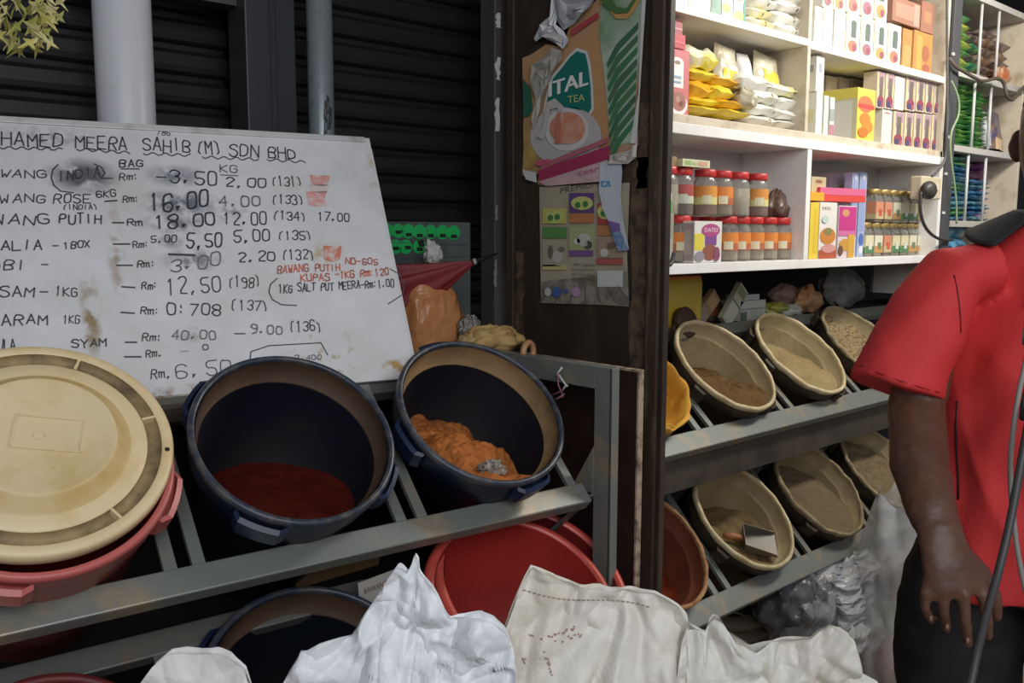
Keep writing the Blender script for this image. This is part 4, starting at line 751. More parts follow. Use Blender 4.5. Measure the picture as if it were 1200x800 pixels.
# ---- top shelf, right of divider
ZR = 2.042
def spice_front(i, dark=(.13, .16, .14)):
    return [('r', .0, .0, .22, 1, (.80, .74, .42)), ('r', .36, .42, .74, .80, dark), ('e', .55, .80, .19, .06, dark), ('e', .5, .20, .34, .15, ((.50, .20, .14), (.34, .16, .20), (.45, .30, .12))[i % 3]), ('e', .60, .16, .16, .09, (.28, .10, .12))]
wb_ = (.80, .77, .70)
for i, (u0, u1, vt) in enumerate([(955, 964, 8), (965, 976, 10), (978, 991, 14), (992, 1008, 17), (1009, 1024, 21), (1025, 1040, 25), (1041, 1056, 29)]):
    pxc('spice_carton', '%s white spice carton in the lower row of the topmost right shelf' % (ORD[i] if i else 'leftmost').replace('lowest', 'first'), u0, u1, vt, ZR, 1.548, .055, wb_, front=spice_front(i) if i > 2 else [('r', .1, .5, .3, .8, (.66, .66, .60)), ('r', .6, .1, .9, .3, (.72, .66, .50))], group='white spice cartons on the topmost right shelf')
for i, (u0, u1, vt, vb) in enumerate([(965, 977, -40, 10), (978, 992, -38, 14), (993, 1009, -35, 17), (1010, 1025, -32, 21), (1026, 1041, -30, 25)]):
    zb = Z((u0+u1)/2, vb, 1.548)+.001; pxc('spice_carton', '%s white spice carton in the upper row of the topmost right shelf' % ('leftmost' if not i else ORD[i]), u0, u1, vt, zb, 1.548, .055, wb_, front=spice_front(i+1), group='white spice cartons on the topmost right shelf')
brn = (.40, .19, .09)
pxc('brown_carton', 'narrow orange brown carton under the shiny wrapped box', 1058, 1069, 34, ZR, 1.56, .055, (.46, .24, .09), front=[('r', .1, .1, .9, .6, (.50, .30, .12))])
pxc('brown_carton', 'wide orange brown carton at the right end of the topmost shelf', 1071, 1093, 38, ZR, 1.555, .07, (.48, .24, .08), front=[('r', .15, .1, .45, .9, (.52, .32, .10)), ('e', .65, .5, .2, .2, (.36, .14, .08)), ('e', .7, .15, .2, .1, (.34, .12, .09))])
zq = Z(1070, 34, 1.555)+.004
pxc('wrapped_box', 'shiny film wrapped brown box on top of the brown cartons', 1046, 1079, 0, zq, 1.548, .08, (.36, .19, .13), front=[('r', .1, .2, .8, .8, (.40, .24, .18)), ('r', .75, .05, .95, .95, (.46, .30, .24))], rough=.2)
pxc('wrapped_box', 'smaller reddish brown box right of the film wrapped box', 1080, 1095, 3, zq, 1.556, .08, (.34, .16, .11), front=[('r', .2, .3, .8, .7, (.40, .22, .12))])
# ---- upper cabinet, right compartment lower shelf
def stackc(label, u0, u1, vt, vb, c, front=(), side=(), yf=1.552, dep=.05, name='spice_carton', group=None):
    zb = max(ZS, Z((u0+u1)/2, vb, yf)) if vb else ZS
    pxc(name, label, u0, u1, vt, zb+.0005, yf, dep, c, front=front, side=side, group=group)
stackc('white carton touching the divider, bottom of two', 957, 964, 108, None, (.78, .76, .68), side=[('r', .2, .3, .8, .6, (.74, .68, .35))], dep=.05)
stackc('white carton touching the divider, upper of two', 957, 966, 66, 108, (.76, .73, .64), front=[('r', .3, .55, .7, .8, (.34, .34, .38))], side=[('r', .5, .55, .8, .75, (.40, .40, .42))], dep=.05)
stackc('slim white and green carton second from the divider', 966, 971, 112, None, (.66, .68, .58), dep=.04)
stackc('slim carton with pink foot third from the divider', 973, 978, 114, None, (.70, .66, .60), front=[('r', 0, 0, 1, .3, (.42, .20, .24)), ('r', 0, .4, 1, .7, (.30, .36, .32))], dep=.04)
o = pxc('biscuit_carton', 'large yellow carton with round orange snacks printed on it', 1005, 1026, 104, ZS, 1.548, .20, (.72, .62, .12), front=[('r', .0, .0, 1, .96, (.74, .52, .10)), ('e', .45, .70, .42, .16, (.62, .18, .08)), ('r', .05, .62, .95, .70, (.50, .08, .07)), ('e', .45, .42, .30, .12, (.55, .22, .05)), ('e', .6, .28, .30, .12, (.58, .24, .05)), ('e', .35, .16, .28, .10, (.50, .18, .04))],
    side=[('r', .0, .0, 1, .80, (.60, .58, .38)), ('r', .55, .04, .92, .76, (.72, .71, .64)), ('r', .1, .1, .5, .7, (.50, .54, .28))])
for i, (u0, u1) in enumerate([(962, 966), (968, 981), (984, 995), (998, 1012)]):
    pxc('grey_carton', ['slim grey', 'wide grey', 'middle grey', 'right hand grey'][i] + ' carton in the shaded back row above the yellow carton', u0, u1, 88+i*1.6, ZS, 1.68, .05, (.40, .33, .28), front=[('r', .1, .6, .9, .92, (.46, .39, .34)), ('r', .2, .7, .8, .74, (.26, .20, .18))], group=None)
gS = 'floral spice cartons on the upper cabinet shelf'
def flo(i): return [('r', .0, .0, .16, 1, (.66, .52, .28)), ('r', .24, .55, .92, .98, (.40, .26, .30)), ('r', .34, .30, .74, .86, (.16, .14, .12)), ('r', .74, .2, .9, .7, (.60, .44, .22)), ('e', .50, .20, .40, .15, (.26, .07, .10)), ('e', .36, .12, .24, .09, (.09, .07, .16)), ('e', .72, .10, .16, .07, (.34, .12, .14))]
for i, (u0, u1, vt, vb) in enumerate([(1028, 1037, 84, 127), (1038, 1048, 86, 128), (1062, 1073, 90, 130), (1074, 1084, 92, 131), (1085, 1094, 94, 133), (1095, 1102, 96, 134)]):
    stackc('%s floral spice carton from the left in the upper row' % (ORD[i] if i else 'first'), u0, u1, vt, vb, (.62, .52, .46), flo(i), group=gS)
stackc('plain white back of a carton in the upper row of floral cartons', 1049, 1060, 90, 129, (.72, .68, .58), [('r', .2, .15, .85, .85, (.58, .55, .52))])
for i, (u0, u1, vt) in enumerate([(1047, 1059, 131), (1060, 1070, 132), (1071, 1080, 133), (1081, 1091, 134), (1092, 1101, 135)]):
    stackc('%s floral spice carton from the left in the bottom row' % (ORD[i] if i else 'first'), u0, u1, vt, None, (.62, .52, .46), flo(i), group=gS)
stackc('white bordered carton right of the yellow carton in the bottom row', 1034, 1045, 129, None, (.74, .70, .62), [('r', .1, .08, .9, .88, (.64, .60, .55)), ('r', .2, .9, .8, .93, (.5, .1, .1))])
# ---- jars
glass = M('jar_glass', (.86, .84, .78), .08, 0, trans=.85, ior=1.3); lid_r = M('red_jar_lid', (.50, .035, .03), .35); lid_g = M('gold_jar_lid', (.42, .29, .10), .35, .4, (.30, .20, .07), 40)
sp_col = {'tan': M('jar_spice_tan', (.34, .27, .17), .9), 'brown': M('jar_spice_brown', (.22, .08, .04), .9), 'pale': M('jar_spice_pale', (.44, .40, .30), .9), 'dark': M('jar_spice_dark', (.09, .04, .03), .9)}
def make_jar(r, h, lid_m, spice, lab, sq=False):
    t = thing('spice_jar', 'jar', 'jar'); n = 4 if sq else 24; k = 1.28 if sq else 1; Mx = Matrix.Rotation(R(45), 4, 'Z') if sq else None
    mb = MB(); mb.cap0 = True; mb.lathe([(r*.92*k, 0), (r*k, .004), (r*k, h*.70), (r*.80*k, h*.80), (r*.74*k, h*.86)], n, glass, M4=Mx, smooth=not sq); gb = mb.build('glass_body', None, t, bevel=.003 if sq else 0)
    mb = MB(); mb.cap0 = mb.cap1 = True; mb.lathe([(r*.86*k, .004), (r*.90*k, .008), (r*.90*k, h*.62)], n, sp_col[spice], M4=Mx, smooth=not sq); o = mb.build('contents', None, t)
    mb = MB(); mb.cap0 = mb.cap1 = True; mb.lathe([(r*.86, h*.84), (r*.88, h*.845), (r*.88, h*.99), (r*.84, h)], 28, lid_m); mb.build('lid', None, t)
    if lab:
        mb = MB(); c1, c2, c3 = lab
        if sq:
            a = r*.93; mb.box((-a, -a-.001, h*.10), (a, -a, h*.62), flat(c1)); mb.box((-a-.001, -a, h*.10), (-a, a, h*.62), flat(c1)); mb.box((-a, -a-.002, h*.10), (a, -a-.001, h*.30), flat(c2)); mb.box((-a-.002, -a, h*.10), (-a-.001, a, h*.26), flat(c2)); mb.box((-a*.3, -a-.003, h*.2), (a*.5, -a-.002, h*.40), flat(c3))
        else:
            mb.lathe([(r*1.012, h*.24), (r*1.012, h*.64)], 28, flat(c1)); mb.lathe([(r*1.018, h*.24), (r*1.018, h*.40)], 28, flat(c2)); 
            vs = [(r*1.03*math.cos(a)*1, r*1.03*math.sin(a), z) for z in (h*.26, h*.44) for a in (R(205), R(220), R(235), R(250))]; mb.add(vs, [(0,1,5,4), (1,2,6,5), (2,3,7,6)], flat(c3))
        mb.build('label', None, gb)
    return t
labs = [((.66, .22, .04), (.42, .12, .05), (.66, .62, .42)), ((.64, .26, .05), (.58, .55, .22), (.64, .6, .4)), None]
RJ, HJ = .035, .132
proto = [make_jar(RJ, HJ, lid_r, 'tan', labs[0]), make_jar(RJ, HJ, lid_r, 'brown', labs[1]), make_jar(RJ, HJ, lid_r, 'pale', None), make_jar(RJ, HJ, lid_r, 'dark', ((.36, .07, .06), (.50, .50, .38), (.5, .5, .4)))]
used = set()
def place(pr, x, y, z, label, group):
    o = pr if pr.name not in used else copy_tree(pr); used.add(pr.name); o.location = (x, y, z); o['label'] = label; o['group'] = group; return o
ZJ = 1.366
g1 = 'red lidded spice jars in the white cabinet'
for i, (u, p_) in enumerate([(796, 0), (851, 0), (866, 0), (882, 0), (898, 0), (914, 0)]):
    place(proto[p_], X(u, 285, 1.60), 1.60, ZJ, ['red lidded jar left of the purple and white carton, lower row', 'lower row red lidded jar just right of the purple carton', 'lower row red lidded jar second right of the purple carton', 'lower row red lidded jar third right of the purple carton', 'lower row red lidded jar second from the right end', 'lower row red lidded jar at the right end'][i], g1)
for i, (u, p_) in enumerate([(780, 2), (798, 3), (826, 1), (845, 0), (865, 2), (887, 1)]):
    place(proto[p_], X(u, 225, 1.60), 1.60, ZJ+HJ+.001, ['clear unlabelled red lidded jar at the left post, upper row', 'dark red jar second in the upper row', 'orange and yellow labelled jar third in the upper row', 'orange labelled jar fourth in the upper row', 'pale unlabelled jar fifth in the upper row', 'rightmost upper row jar next to the dark pouch'][i], g1)
for i, u in enumerate([806, 825, 840]):   # rear supports of the upper row
    place(proto[2], X(u, 285, 1.675), 1.675, ZJ, ['red lidded jar in the rear row behind the white purple carton', 'middle rear row jar behind the lower red lidded jars', 'right rear row jar behind the lower red lidded jars'][i], g1)
pxc('date_carton', 'white carton with purple arch and brown fruit print before the red lidded jars', 814, 846, 259, ZJ, 1.535, .05, (.70, .68, .62), front=[('r', .0, .30, .34, .70, (.70, .58, .08)), ('r', .38, .42, .80, .74, (.22, .08, .26)), ('e', .58, .78, .34, .16, (.42, .08, .22)), ('t', 'DATES', .34, .74, .5, .10, (.80, .70, .72)), ('e', .55, .25, .26, .20, (.28, .10, .07)), ('e', .18, .15, .18, .13, (.30, .26, .30)), ('e', .80, .20, .12, .18, (.26, .08, .14))], side=[('r', .05, .05, .95, .95, (.36, .28, .28)), ('r', .2, .2, .8, .8, (.44, .38, .34))])
carton('flat_green_box', 'flat cream and green box lying on the upper jars', X(800, 193, 1.56), X(832, 193, 1.56), ZJ+2*HJ+.002, Z(816, 187, 1.56), 1.56, .08, (.60, .60, .40), front=[('r', .08, .2, .30, .8, (.30, .42, .16)), ('r', .55, .2, .9, .8, (.60, .34, .22)), ('r', .35, .3, .5, .7, (.44, .50, .26))])
carton('flat_brown_box', 'flat brown box lying on the leftmost upper jars', X(768, 193, 1.56), X(798, 193, 1.56), ZJ+2*HJ+.002, ZJ+2*HJ+.028, 1.575, .07, (.30, .20, .10))
carton('grey_carton', 'grey beige carton standing behind the post at the left end of jar shelf', X(770, 285, 1.54), X(789, 285, 1.54), ZJ, ZJ+.138, 1.54, .04, (.34, .30, .24), front=[('r', .1, .1, .9, .5, (.42, .39, .32)), ('r', .3, .7, .7, .85, (.15, .13, .11))], side=[('r', .1, .1, .9, .9, (.46, .42, .34))])
carton('green_pack', 'small white and green pack on top of the grey beige carton', X(770, 243, 1.545), X(787, 243, 1.545), ZJ+.139, ZJ+.19, 1.545, .035, (.66, .66, .58), front=[('r', .1, .0, 1, .62, (.12, .45, .08)), ('e', .3, .62, .15, .12, (.7, .2, .08))])
crumple('dark_pouch', 'dark brown gathered pouch at the right end of upper jars', 'pouch', onY(909, 243, 1.62), (.062, .045, .042), M('dark_brown_pouch', (.10, .055, .04), .25, 0, (.22, .17, .14), 24, bump=.3), 12, .35, 3, 40, 26, top=lambda p: V((p.x*(1-.5*max(0, p.z/.04)), p.y*(1-.4*max(0, p.z/.04)), p.z*(1.35 if p.z > 0 else 1))))
# ---- lower cabinet, right compartment
pxc('mix_carton', 'tall yellow carton against the white divider', 950, 960, 237, ZJ, 1.54, .08, (.74, .54, .06), front=[('r', .5, .1, .9, .9, (.72, .50, .05))], side=[('r', 0, .0, 1, 1, (.74, .56, .10)), ('e', .6, .55, .3, .14, (.50, .14, .04))])
pxc('mix_carton', 'tall white carton with printed orange bowl beside the yellow carton', 961, 981, 237, ZJ, 1.537, .05, (.72, .68, .62), front=[('t', 'MIX', .12, .86, .5, .06, (.25, .10, .08)), ('e', .5, .40, .46, .15, (.56, .22, .05)), ('e', .5, .48, .25, .07, (.25, .22, .08)), ('r', .0, .0, 1, .15, (.42, .10, .05)), ('e', .55, .18, .42, .08, (.60, .30, .26)), ('e', .3, .7, .2, .07, (.50, .60, .55))], side=[('r', .1, .1, .9, .9, (.64, .50, .12))])
pxc('mix_carton', 'magenta carton with gold foot beside the bowl carton', 983, 1004, 241, ZJ, 1.537, .05, (.66, .55, .55), front=[('r', .02, .50, .98, .98, (.52, .05, .22)), ('e', .38, .86, .20, .07, (.60, .30, .15)), ('r', .02, .42, .98, .52, (.60, .16, .34)), ('e', .4, .25, .34, .12, (.56, .30, .06)), ('r', .55, .0, .9, .45, (.62, .36, .06)), ('e', .15, .14, .13, .10, (.16, .08, .05))])
zt = Z(975, 236, 1.545)
carton('orange_box', 'orange yellow box lying on the tall yellow carton', X(950, 230, 1.55), X(966, 230, 1.55), zt+.001, zt+.028, 1.55, .12, (.70, .36, .04))
carton('beige_box', 'small beige box on the orange box by the divider', X(951, 215, 1.57), X(968, 215, 1.57), zt+.029, zt+.080, 1.57, .09, (.50, .41, .24), front=[('e', .5, .7, .25, .12, (.30, .14, .08))])
carton('pink_red_box', 'pink and red flat box lying askew across the tall cartons', X(966, 232, 1.545), X(1011, 232, 1.545), zt+.001, zt+.046, 1.545, .11, (.62, .06, .05), front=[('r', 0, .48, 1, 1, (.62, .13, .24)), ('r', 0, .0, 1, .40, (.62, .07, .05))], rot=R(-6))
pxc('lilac_box', 'greyish lilac box standing at the back of the right compartment', 973, 1003, 204, ZJ, 1.68, .05, (.40, .34, .42), front=[('e', .45, .85, .12, .03, (.34, .24, .12)), ('r', .1, .75, .15, .79, (.2, .15, .2))])
for i, (u0, u1) in enumerate([(999, 1006), (1008, 1016)]):
    pxc('blue_slim_box', 'slim pale blue box, %s of the pair before the gold lidded jars' % ('left', 'right')[i], u0, u1, 202, ZJ, 1.60, .03, (.36, .42, .60), front=[('r', .15, .3, .85, .9, (.28, .34, .55)), ('e', .5, .2, .35, .08, (.08, .14, .42)), ('e', .5, .08, .35, .05, (.60, .62, .68)), ('e', .5, .94, .2, .03, (.6, .62, .7))])
pj = [make_jar(.031, .122, lid_g, 'tan', ((.62, .56, .36), (.07, .20, .08), (.60, .58, .5)), True), make_jar(.031, .122, lid_g, 'brown', ((.56, .24, .14), (.50, .40, .22), (.5, .1, .06)), True), make_jar(.031, .122, lid_g, 'pale', ((.64, .60, .46), (.48, .26, .08), (.12, .20, .12)), True)]
g2 = 'gold lidded square jars in the white cabinet'
for i in range(8): place(pj[(0, 2, 1, 0, 0, 2, 2, 0)[i]], X(1010, 285, 1.62)+.0705*i, 1.62, ZJ, '%s gold lidded square jar from the left, bottom row' % (ORD[i] if i else 'first'), g2)
for i in range(6): place(pj[(1, 1, 2, 0, 0, 2)[i]], X(1022, 245, 1.62)+.0705*i, 1.62, ZJ+.123, '%s gold lidded square jar from the left, upper row' % (ORD[i] if i else 'first'), g2)
# socket, plug and cables
t = thing('socket_box', 'cream surface mounted power socket box at the right end of white cabinet', 'socket', loc=onY(1092, 220, 1.50))
MB().box((-.085, 0, -.042), (.085, .045, .042)).build('box_body', M('cream_socket_plastic', (.56, .48, .34), .45), t, bevel=.006)
MB().box((.035, -.004, -.008), (.055, .0, .014)).build('switch', flat((.62, .56, .44)), t, bevel=.001)
mb = MB(); mb.blob((-.075, -.022, -.012), (.042, .026, .034), flat((.05, .045, .04), .4)); mb.build('plug', None, t)
def cable(name, label, pts, r, m_, cat='cable', n=8):
    pts = [V(p) for p in pts]; out = []
    for i in range(len(pts)-1):
        p0, p1, p2, p3 = pts[max(i-1, 0)], pts[i], pts[i+1], pts[min(i+2, len(pts)-1)]
        for k in range(6):
            s_ = k/6; out.append(.5*((2*p1)+(-p0+p2)*s_+(2*p0-5*p1+4*p2-p3)*s_*s_+(-p0+3*p1-3*p2+p3)*s_**3))
    out.append(pts[-1]); mb = MB(); mb.tube(out, r, n, m_); return tag(mb.build(name, None), label, cat)
blk = flat((.045, .042, .04), .45)
cable('power_cable', 'black cable looping down from the plug on the cream socket', [onY(1079, 225, 1.478), onY(1079, 250, 1.475), onY(1085, 267, 1.478), onY(1095, 277, 1.49), onY(1106, 281, 1.50), onY(1116, 281, 1.51)], .006, blk)
cable('power_cable', 'dark cable rising from the socket along the dark upright strip', [onY(1092, 206, 1.50), onY(1099, 200, 1.505), onY(1106, 190, 1.508), onY(1109, 176, 1.508), onY(1110, 140, 1.51), onY(1110, 60, 1.51), onY(1110, -30, 1.51)], .005, flat((.10, .10, .10), .5))
cable('shelf_wire', 'brown wire sagging along the far packet shelf edge', [onY(1112, 68, 1.515), onY(1120, 78, 1.50), onY(1130, 84, 1.495), onY(1142, 91, 1.495), onY(1152, 95, 1.495), onY(1168, 92, 1.495), onY(1176, 97, 1.49), onY(1180, 112, 1.48), onY(1186, 117, 1.48), onY(1195, 108, 1.48), onY(1206, 95, 1.5)], .007, flat((.09, .07, .055), .5))
cable('thin_green_wire', 'thin green wire dangling in front of the blue and green packet stacks', [onY(1115, 95, 1.50), onY(1123, 115, 1.49), onY(1123, 135, 1.49), onY(1115, 155, 1.49), onY(1114, 180, 1.49), onY(1120, 230, 1.49), onY(1121, 262, 1.49)], .004, flat((.26, .34, .20), .5))
cable('hook_wire', 'short black wire hooked over the left end of the lower white shelf', [onY(790, 296, 1.52), onY(786, 309, 1.515), onY(778, 312, 1.512), onY(772, 322, 1.512)], .006, blk)
# far bay packets
def pmat(nm, a, b): return M(nm, a, .28, 0, b, 22, .52, .1, .3, 50)
gy = pmat('green_yellow_pack', (.22, .36, .05), (.52, .50, .10)); gn = pmat('green_pack_film', (.05, .26, .07), (.30, .42, .12)); dg = pmat('teal_green_film', (.02, .15, .09), (.12, .34, .08)); bl_ = pmat('blue_film', (.02, .09, .22), (.12, .30, .42)); tl = pmat('teal_film', (.03, .18, .24), (.30, .42, .46)); dk = pmat('dark_mixed_film', (.10, .07, .07), (.30, .22, .18)); pk_ = pmat('pink_film', (.38, .07, .20), (.58, .42, .50)); orr = pmat('orange_pack_film', (.50, .14, .05), (.55, .40, .25))
def col_stack(u0, u1, v0, v1, n, mats, lab, group, yf=1.565, dep=.16, seed=0, zb=None):
    x0, x1 = X(u0, v1, yf), X(u1, v1, yf); za, zc = (Z((u0+u1)/2, v1, yf) if zb is None else zb), Z((u0+u1)/2, v0, yf); h = (zc-za)/n
    for i in range(n):
        packet('%s packet up %s' % (ORD[i], lab), x0+rnd.uniform(-.008, .008), x1+rnd.uniform(-.008, .008), za+h*i, h*1.12, yf+rnd.uniform(-.006, .006), dep, mats[(i*7+seed) % len(mats)], seed*17+i, group, (rnd.uniform(-.05, .05), rnd.uniform(-.04, .04), rnd.uniform(-.05, .05)), 'snack_packet')
col_stack(1117, 1137, 14, 84, 7, [gy, gn, gy, dg], 'the green yellow stack on the top far shelf', 'green and yellow packets on the top far shelf', seed=1, zb=2.086)
col_stack(1138, 1147, 40, 85, 5, [dk, dg], 'the dark stack behind the first rod', 'dark packets on the top far shelf', seed=2, zb=2.086, yf=1.60)
col_stack(1149, 1164, 34, 88, 6, [dk, pmat('brown_film', (.22, .11, .06), (.36, .28, .2))], 'the brown stack between the top rods', 'brown packets on the top far shelf', seed=3, zb=2.086, yf=1.59)
col_stack(1166, 1180, 48, 90, 5, [dk, pmat('tan_film', (.34, .22, .12), (.2, .1, .08))], 'the tan stack right of the second rod', 'tan packets on the top far shelf', seed=4, zb=2.086, yf=1.60)
packet('small orange packet at the right end of the top far shelf', X(1172, 90, 1.55), X(1184, 90, 1.55), 2.086, .07, 1.545, .04, orr, 5)
col_stack(1115, 1135, 97, 162, 13, [gn, dg, gn, gn], 'the left green stack, middle far shelf', 'green packets on the middle far shelf', seed=5, zb=1.798)
col_stack(1136, 1157, 106, 170, 12, [gn, dg, gn], 'the right green stack, middle far shelf', 'green packets on the middle far shelf', seed=6, zb=1.798)
upright('silvery foil pack standing beside the green packet stacks', 1158, 1163, 128, 171, pmat('silver_foil', (.40, .42, .46), (.62, .62, .64)), 1.57, 4)
upright('brown and navy pouch leaning at the right of the middle far shelf', 1164, 1180, 130, 176, pmat('navy_brown_film', (.22, .13, .09), (.05, .06, .14)), 1.58, 5, 8, ((.60, .42, .25), 0, 4))
col_stack(1113, 1136, 183, 252, 13, [bl_, tl, bl_, tl, gn], 'the left blue stack, lower far shelf', 'blue packets on the lower far shelf', seed=7, zb=1.501)
col_stack(1137, 1158, 211, 254, 8, [bl_, bl_, tl], 'the right blue stack, lower far shelf', 'blue packets on the lower far shelf', seed=8, zb=1.501)
col_stack(1147, 1166, 190, 256, 7, [pk_, pmat('purple_film', (.20, .05, .24), (.45, .2, .4))], 'the pink stack, lower far shelf', 'pink packets on the lower far shelf', seed=9, yf=1.66, dep=.13, zb=1.501)
col_stack(1112, 1136, 262, 290, 4, [bl_, tl], 'the blue stack beneath the far shelves', 'blue packets below the far shelves', seed=10, zb=1.223)

# ------------------------------------------------------------------ clutter under the white cabinet
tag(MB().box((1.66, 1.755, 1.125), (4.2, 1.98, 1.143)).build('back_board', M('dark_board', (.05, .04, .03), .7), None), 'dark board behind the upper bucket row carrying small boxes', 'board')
YU = 1.80
a, b = onY(768, 378, 1.76), onY(829, 324, 1.76)
t = thing('yellow_canister', 'yellow plastic canister under the left end of the white cabinet', 'canister', loc=((a.x+b.x)/2, 1.83, 1.144))
w, h = b.x-a.x, b.z-1.144; mb = MB(); mb.box((-w/2, -.06, 0), (w/2, .07, h), M('cloudy_yellow_plastic', (.58, .44, .035), .4, 0, (.44, .30, .03), 6)); mb.build('canister_body', None, t, bevel=.018)
MB().box((-w/2+.01, -.055, h-.012), (w/2-.01, .065, h+.004)).build('orange_rim', flat((.55, .20, .04)), t, bevel=.004)
mb = MB(); mb.cap0 = mb.cap1 = True; mb.lathe([(.05, 0), (.05, .02), (.046, .024)], 24, flat((.06, .03, .02)), M4=Matrix.Translation((.0, -.075, .02)) @ Matrix.Rotation(R(75), 4, 'X')); mb.build('dark_cap', None, t)
def lean_box(label, p0, p1, w, th, c, arts):
    A_, B_ = onY(*p0, YU), onY(*p1, YU); L_ = (B_-A_).length; mb = MB(); mb.box((-w/2, -th/2, 0), (w/2, th/2, L_), flat(c)); art(mb, V((-w/2, -th/2, 0)), V((1,0,0)), V((0,0,1)), V((0,-1,0)), w, L_, arts)
    o = mb.build('slim_box', None); o.matrix_world = frame(A_, V((0,1,0)).cross(B_-A_), B_-A_); return tag(o, label, 'box')
lean_box('slim tan box leaning beside the yellow canister', (816, 376), (838, 345), .055, .02, (.30, .20, .10), [('r', .1, .55, .9, .9, (.42, .26, .10)), ('r', .1, .1, .9, .4, (.26, .22, .16))])
lean_box('longer pale slim box with green band leaning toward the cabinet', (848, 378), (870, 337), .06, .02, (.48, .46, .34), [('r', .1, .08, .9, .52, (.54, .53, .44)), ('r', 0, .52, 1, .56, (.08, .14, .08)), ('r', .1, .75, .9, .95, (.22, .24, .12))])
carton('wrapped_white_box', 'white film wrapped box stack under the middle of the white cabinet', X(868, 360, 1.79), X(897, 360, 1.79), 1.144, Z(882, 352, 1.79), 1.79, .08, (.50, .49, .44), front=[('r', .0, .0, .25, .45, (.12, .15, .12)), ('r', .4, .1, .9, .5, (.42, .42, .36)), ('r', .0, .55, 1, .62, (.25, .25, .22))], rough=.25)
carton('wrapped_white_box', 'smaller clear topped box on the film wrapped stack', X(870, 347, 1.80), X(890, 347, 1.80), Z(882, 352, 1.79)+.001, Z(880, 345, 1.8), 1.80, .07, (.44, .44, .40), rough=.15)
carton('dark_small_box', 'small dark box behind the leaning slim boxes', X(832, 370, 1.86), X(848, 370, 1.86), 1.144, 1.20, 1.86, .06, (.12, .10, .06), front=[('r', .1, .3, .9, .7, (.40, .10, .05))])
crumple('pink_packet', 'dusty pink packet in the dim clutter under the white cabinet', 'packet', onY(918, 346, 1.84), (.085, .04, .045), M('dusty_pink_film', (.28, .17, .14), .4, 0, (.20, .13, .12), 14), 31, .25, 2.4)
crumple('yellow_green_packet', 'yellow green packet lying before the dusty pink packet', 'packet', onY(908, 361, 1.80), (.07, .04, .022), M('yellow_green_film', (.36, .36, .06), .35, 0, (.24, .26, .08), 18), 32, .3, 3)
crumple('white_green_packet', 'white and green packet right of the yellow green packet', 'packet', onY(926, 364, 1.79), (.07, .04, .026), M('white_green_film', (.42, .42, .36), .3, 0, (.12, .24, .10), 26, .6, .06), 33, .3, 3)
crumple('orange_brown_bag', 'orange brown gathered bag behind the middle beige bucket', 'bag', onY(944, 353, 1.80), (.085, .05, .055), M('orange_brown_film', (.42, .22, .09), .35, 0, (.26, .15, .09), 16, bump=.4), 34, .42, 3.2)
crumple('grey_clear_bag', 'large grey translucent plastic bag hanging under the white cabinet', 'bag', onY(985, 336, 1.84), (.17, .05, .085), M('smoky_film', (.17, .165, .15), .25, 0, (.26, .25, .22), 10, bump=.4, alpha=.85), 35, .3, 2.2, 56, 36, flat_b=False, top=lambda p: V((p.x + .5*max(0, -p.z), p.y, p.z)))
# floor level clutter below the right rack
t = thing('basket_stack', 'stack of ribbed brown tubs on the floor under the right rack', 'basket', loc=(onY(845, 740, 1.62).x, 1.62, 0)); mb = MB(); 
for k in range(6):
    mb = MB(); z = k*.045; mb.lathe([(.13+.002*k, z), (.145+.002*k, z+.012), (.145+.002*k, z+.030), (.125, z+.044)], 36, M('ribbed_brown_plastic', (.11, .085, .055), .55)); mb.build('rib_ring', None, t)
grey_film = M('grey_crumpled_film', (.20, .20, .205), .3, 0, (.30, .30, .30), 9, bump=.2, bscale=30, crease=.9, cscale=12)
crumple('grey_bag', 'dark grey crumpled plastic bag on the floor under the right rack', 'bag', V((X(922, 690, 1.42), 1.42, Z(922, 697, 1.42))), (.13, .10, .13), M('dark_grey_film', (.10, .10, .105), .3, 0, (.16, .16, .165), 9, crease=.9, cscale=12), 41, .30, 2.2, 56, 36)
crumple('grey_bag', 'grey crumpled plastic bag falling forward under the right rack', 'bag', V((X(950, 715, 1.36), 1.36, Z(950, 717, 1.36))), (.13, .08, .11), grey_film, 42, .35, 2.4, 56, 36)
crumple('white_printed_bag', 'pale plastic bag with dark blue lettering under the right rack', 'bag', onY(985, 700, 1.36), (.24, .11, .15), M('pale_printed_film', (.42, .42, .43), .3, 0, (.05, .06, .14), 34, .62, .03, .2, 30, stretch=(1, 1, 3), crease=.8, cscale=10), 43, .34, 2.3, 64, 40)
crumple('white_printed_bag', 'pale grey crumpled bag lying lowest beside the clear bag', 'bag', onY(992, 735, 1.32), (.16, .09, .09), M('pale_film', (.44, .44, .43), .3, 0, (.34, .33, .32), 9, crease=.9, cscale=12), 44, .34, 2.5, 56, 36)
# ------------------------------------------------------------------ clear bag on the floor by the man's leg
t = thing('clear_shopping_bag', 'tall translucent plastic bag of red and green goods beside the black trousers', 'bag', loc=(2.73, 1.235, 0))
def cb(u, v):
    a = 2*math.pi*u; z = .64*(1-v); r = .122*(1-.40*max(0, (z-.42)/.22)-.45*max(0, (.14-z)/.14)**2); n = noise.fractal(V((math.cos(a)*1.6, math.sin(a)*1.6, z*4)), .9, 2, 3)
    f = 1+.10*n+(.14*math.sin(a*5+z*9)*max(0, (z-.45)/.2)); return V((r*f*math.cos(a)*1.15, r*f*math.sin(a)*.8, z + .03*math.sin(a*3)*max(0, (z-.5)/.14)))
mb = MB(); mb.grid(cb, 64, 44, M('translucent_bag_film', (.70, .71, .70), .25, 0, (.50, .51, .50), 9, crease=.3, cscale=7, alpha=.52), True, True); mb.build('bag_film', None, t)
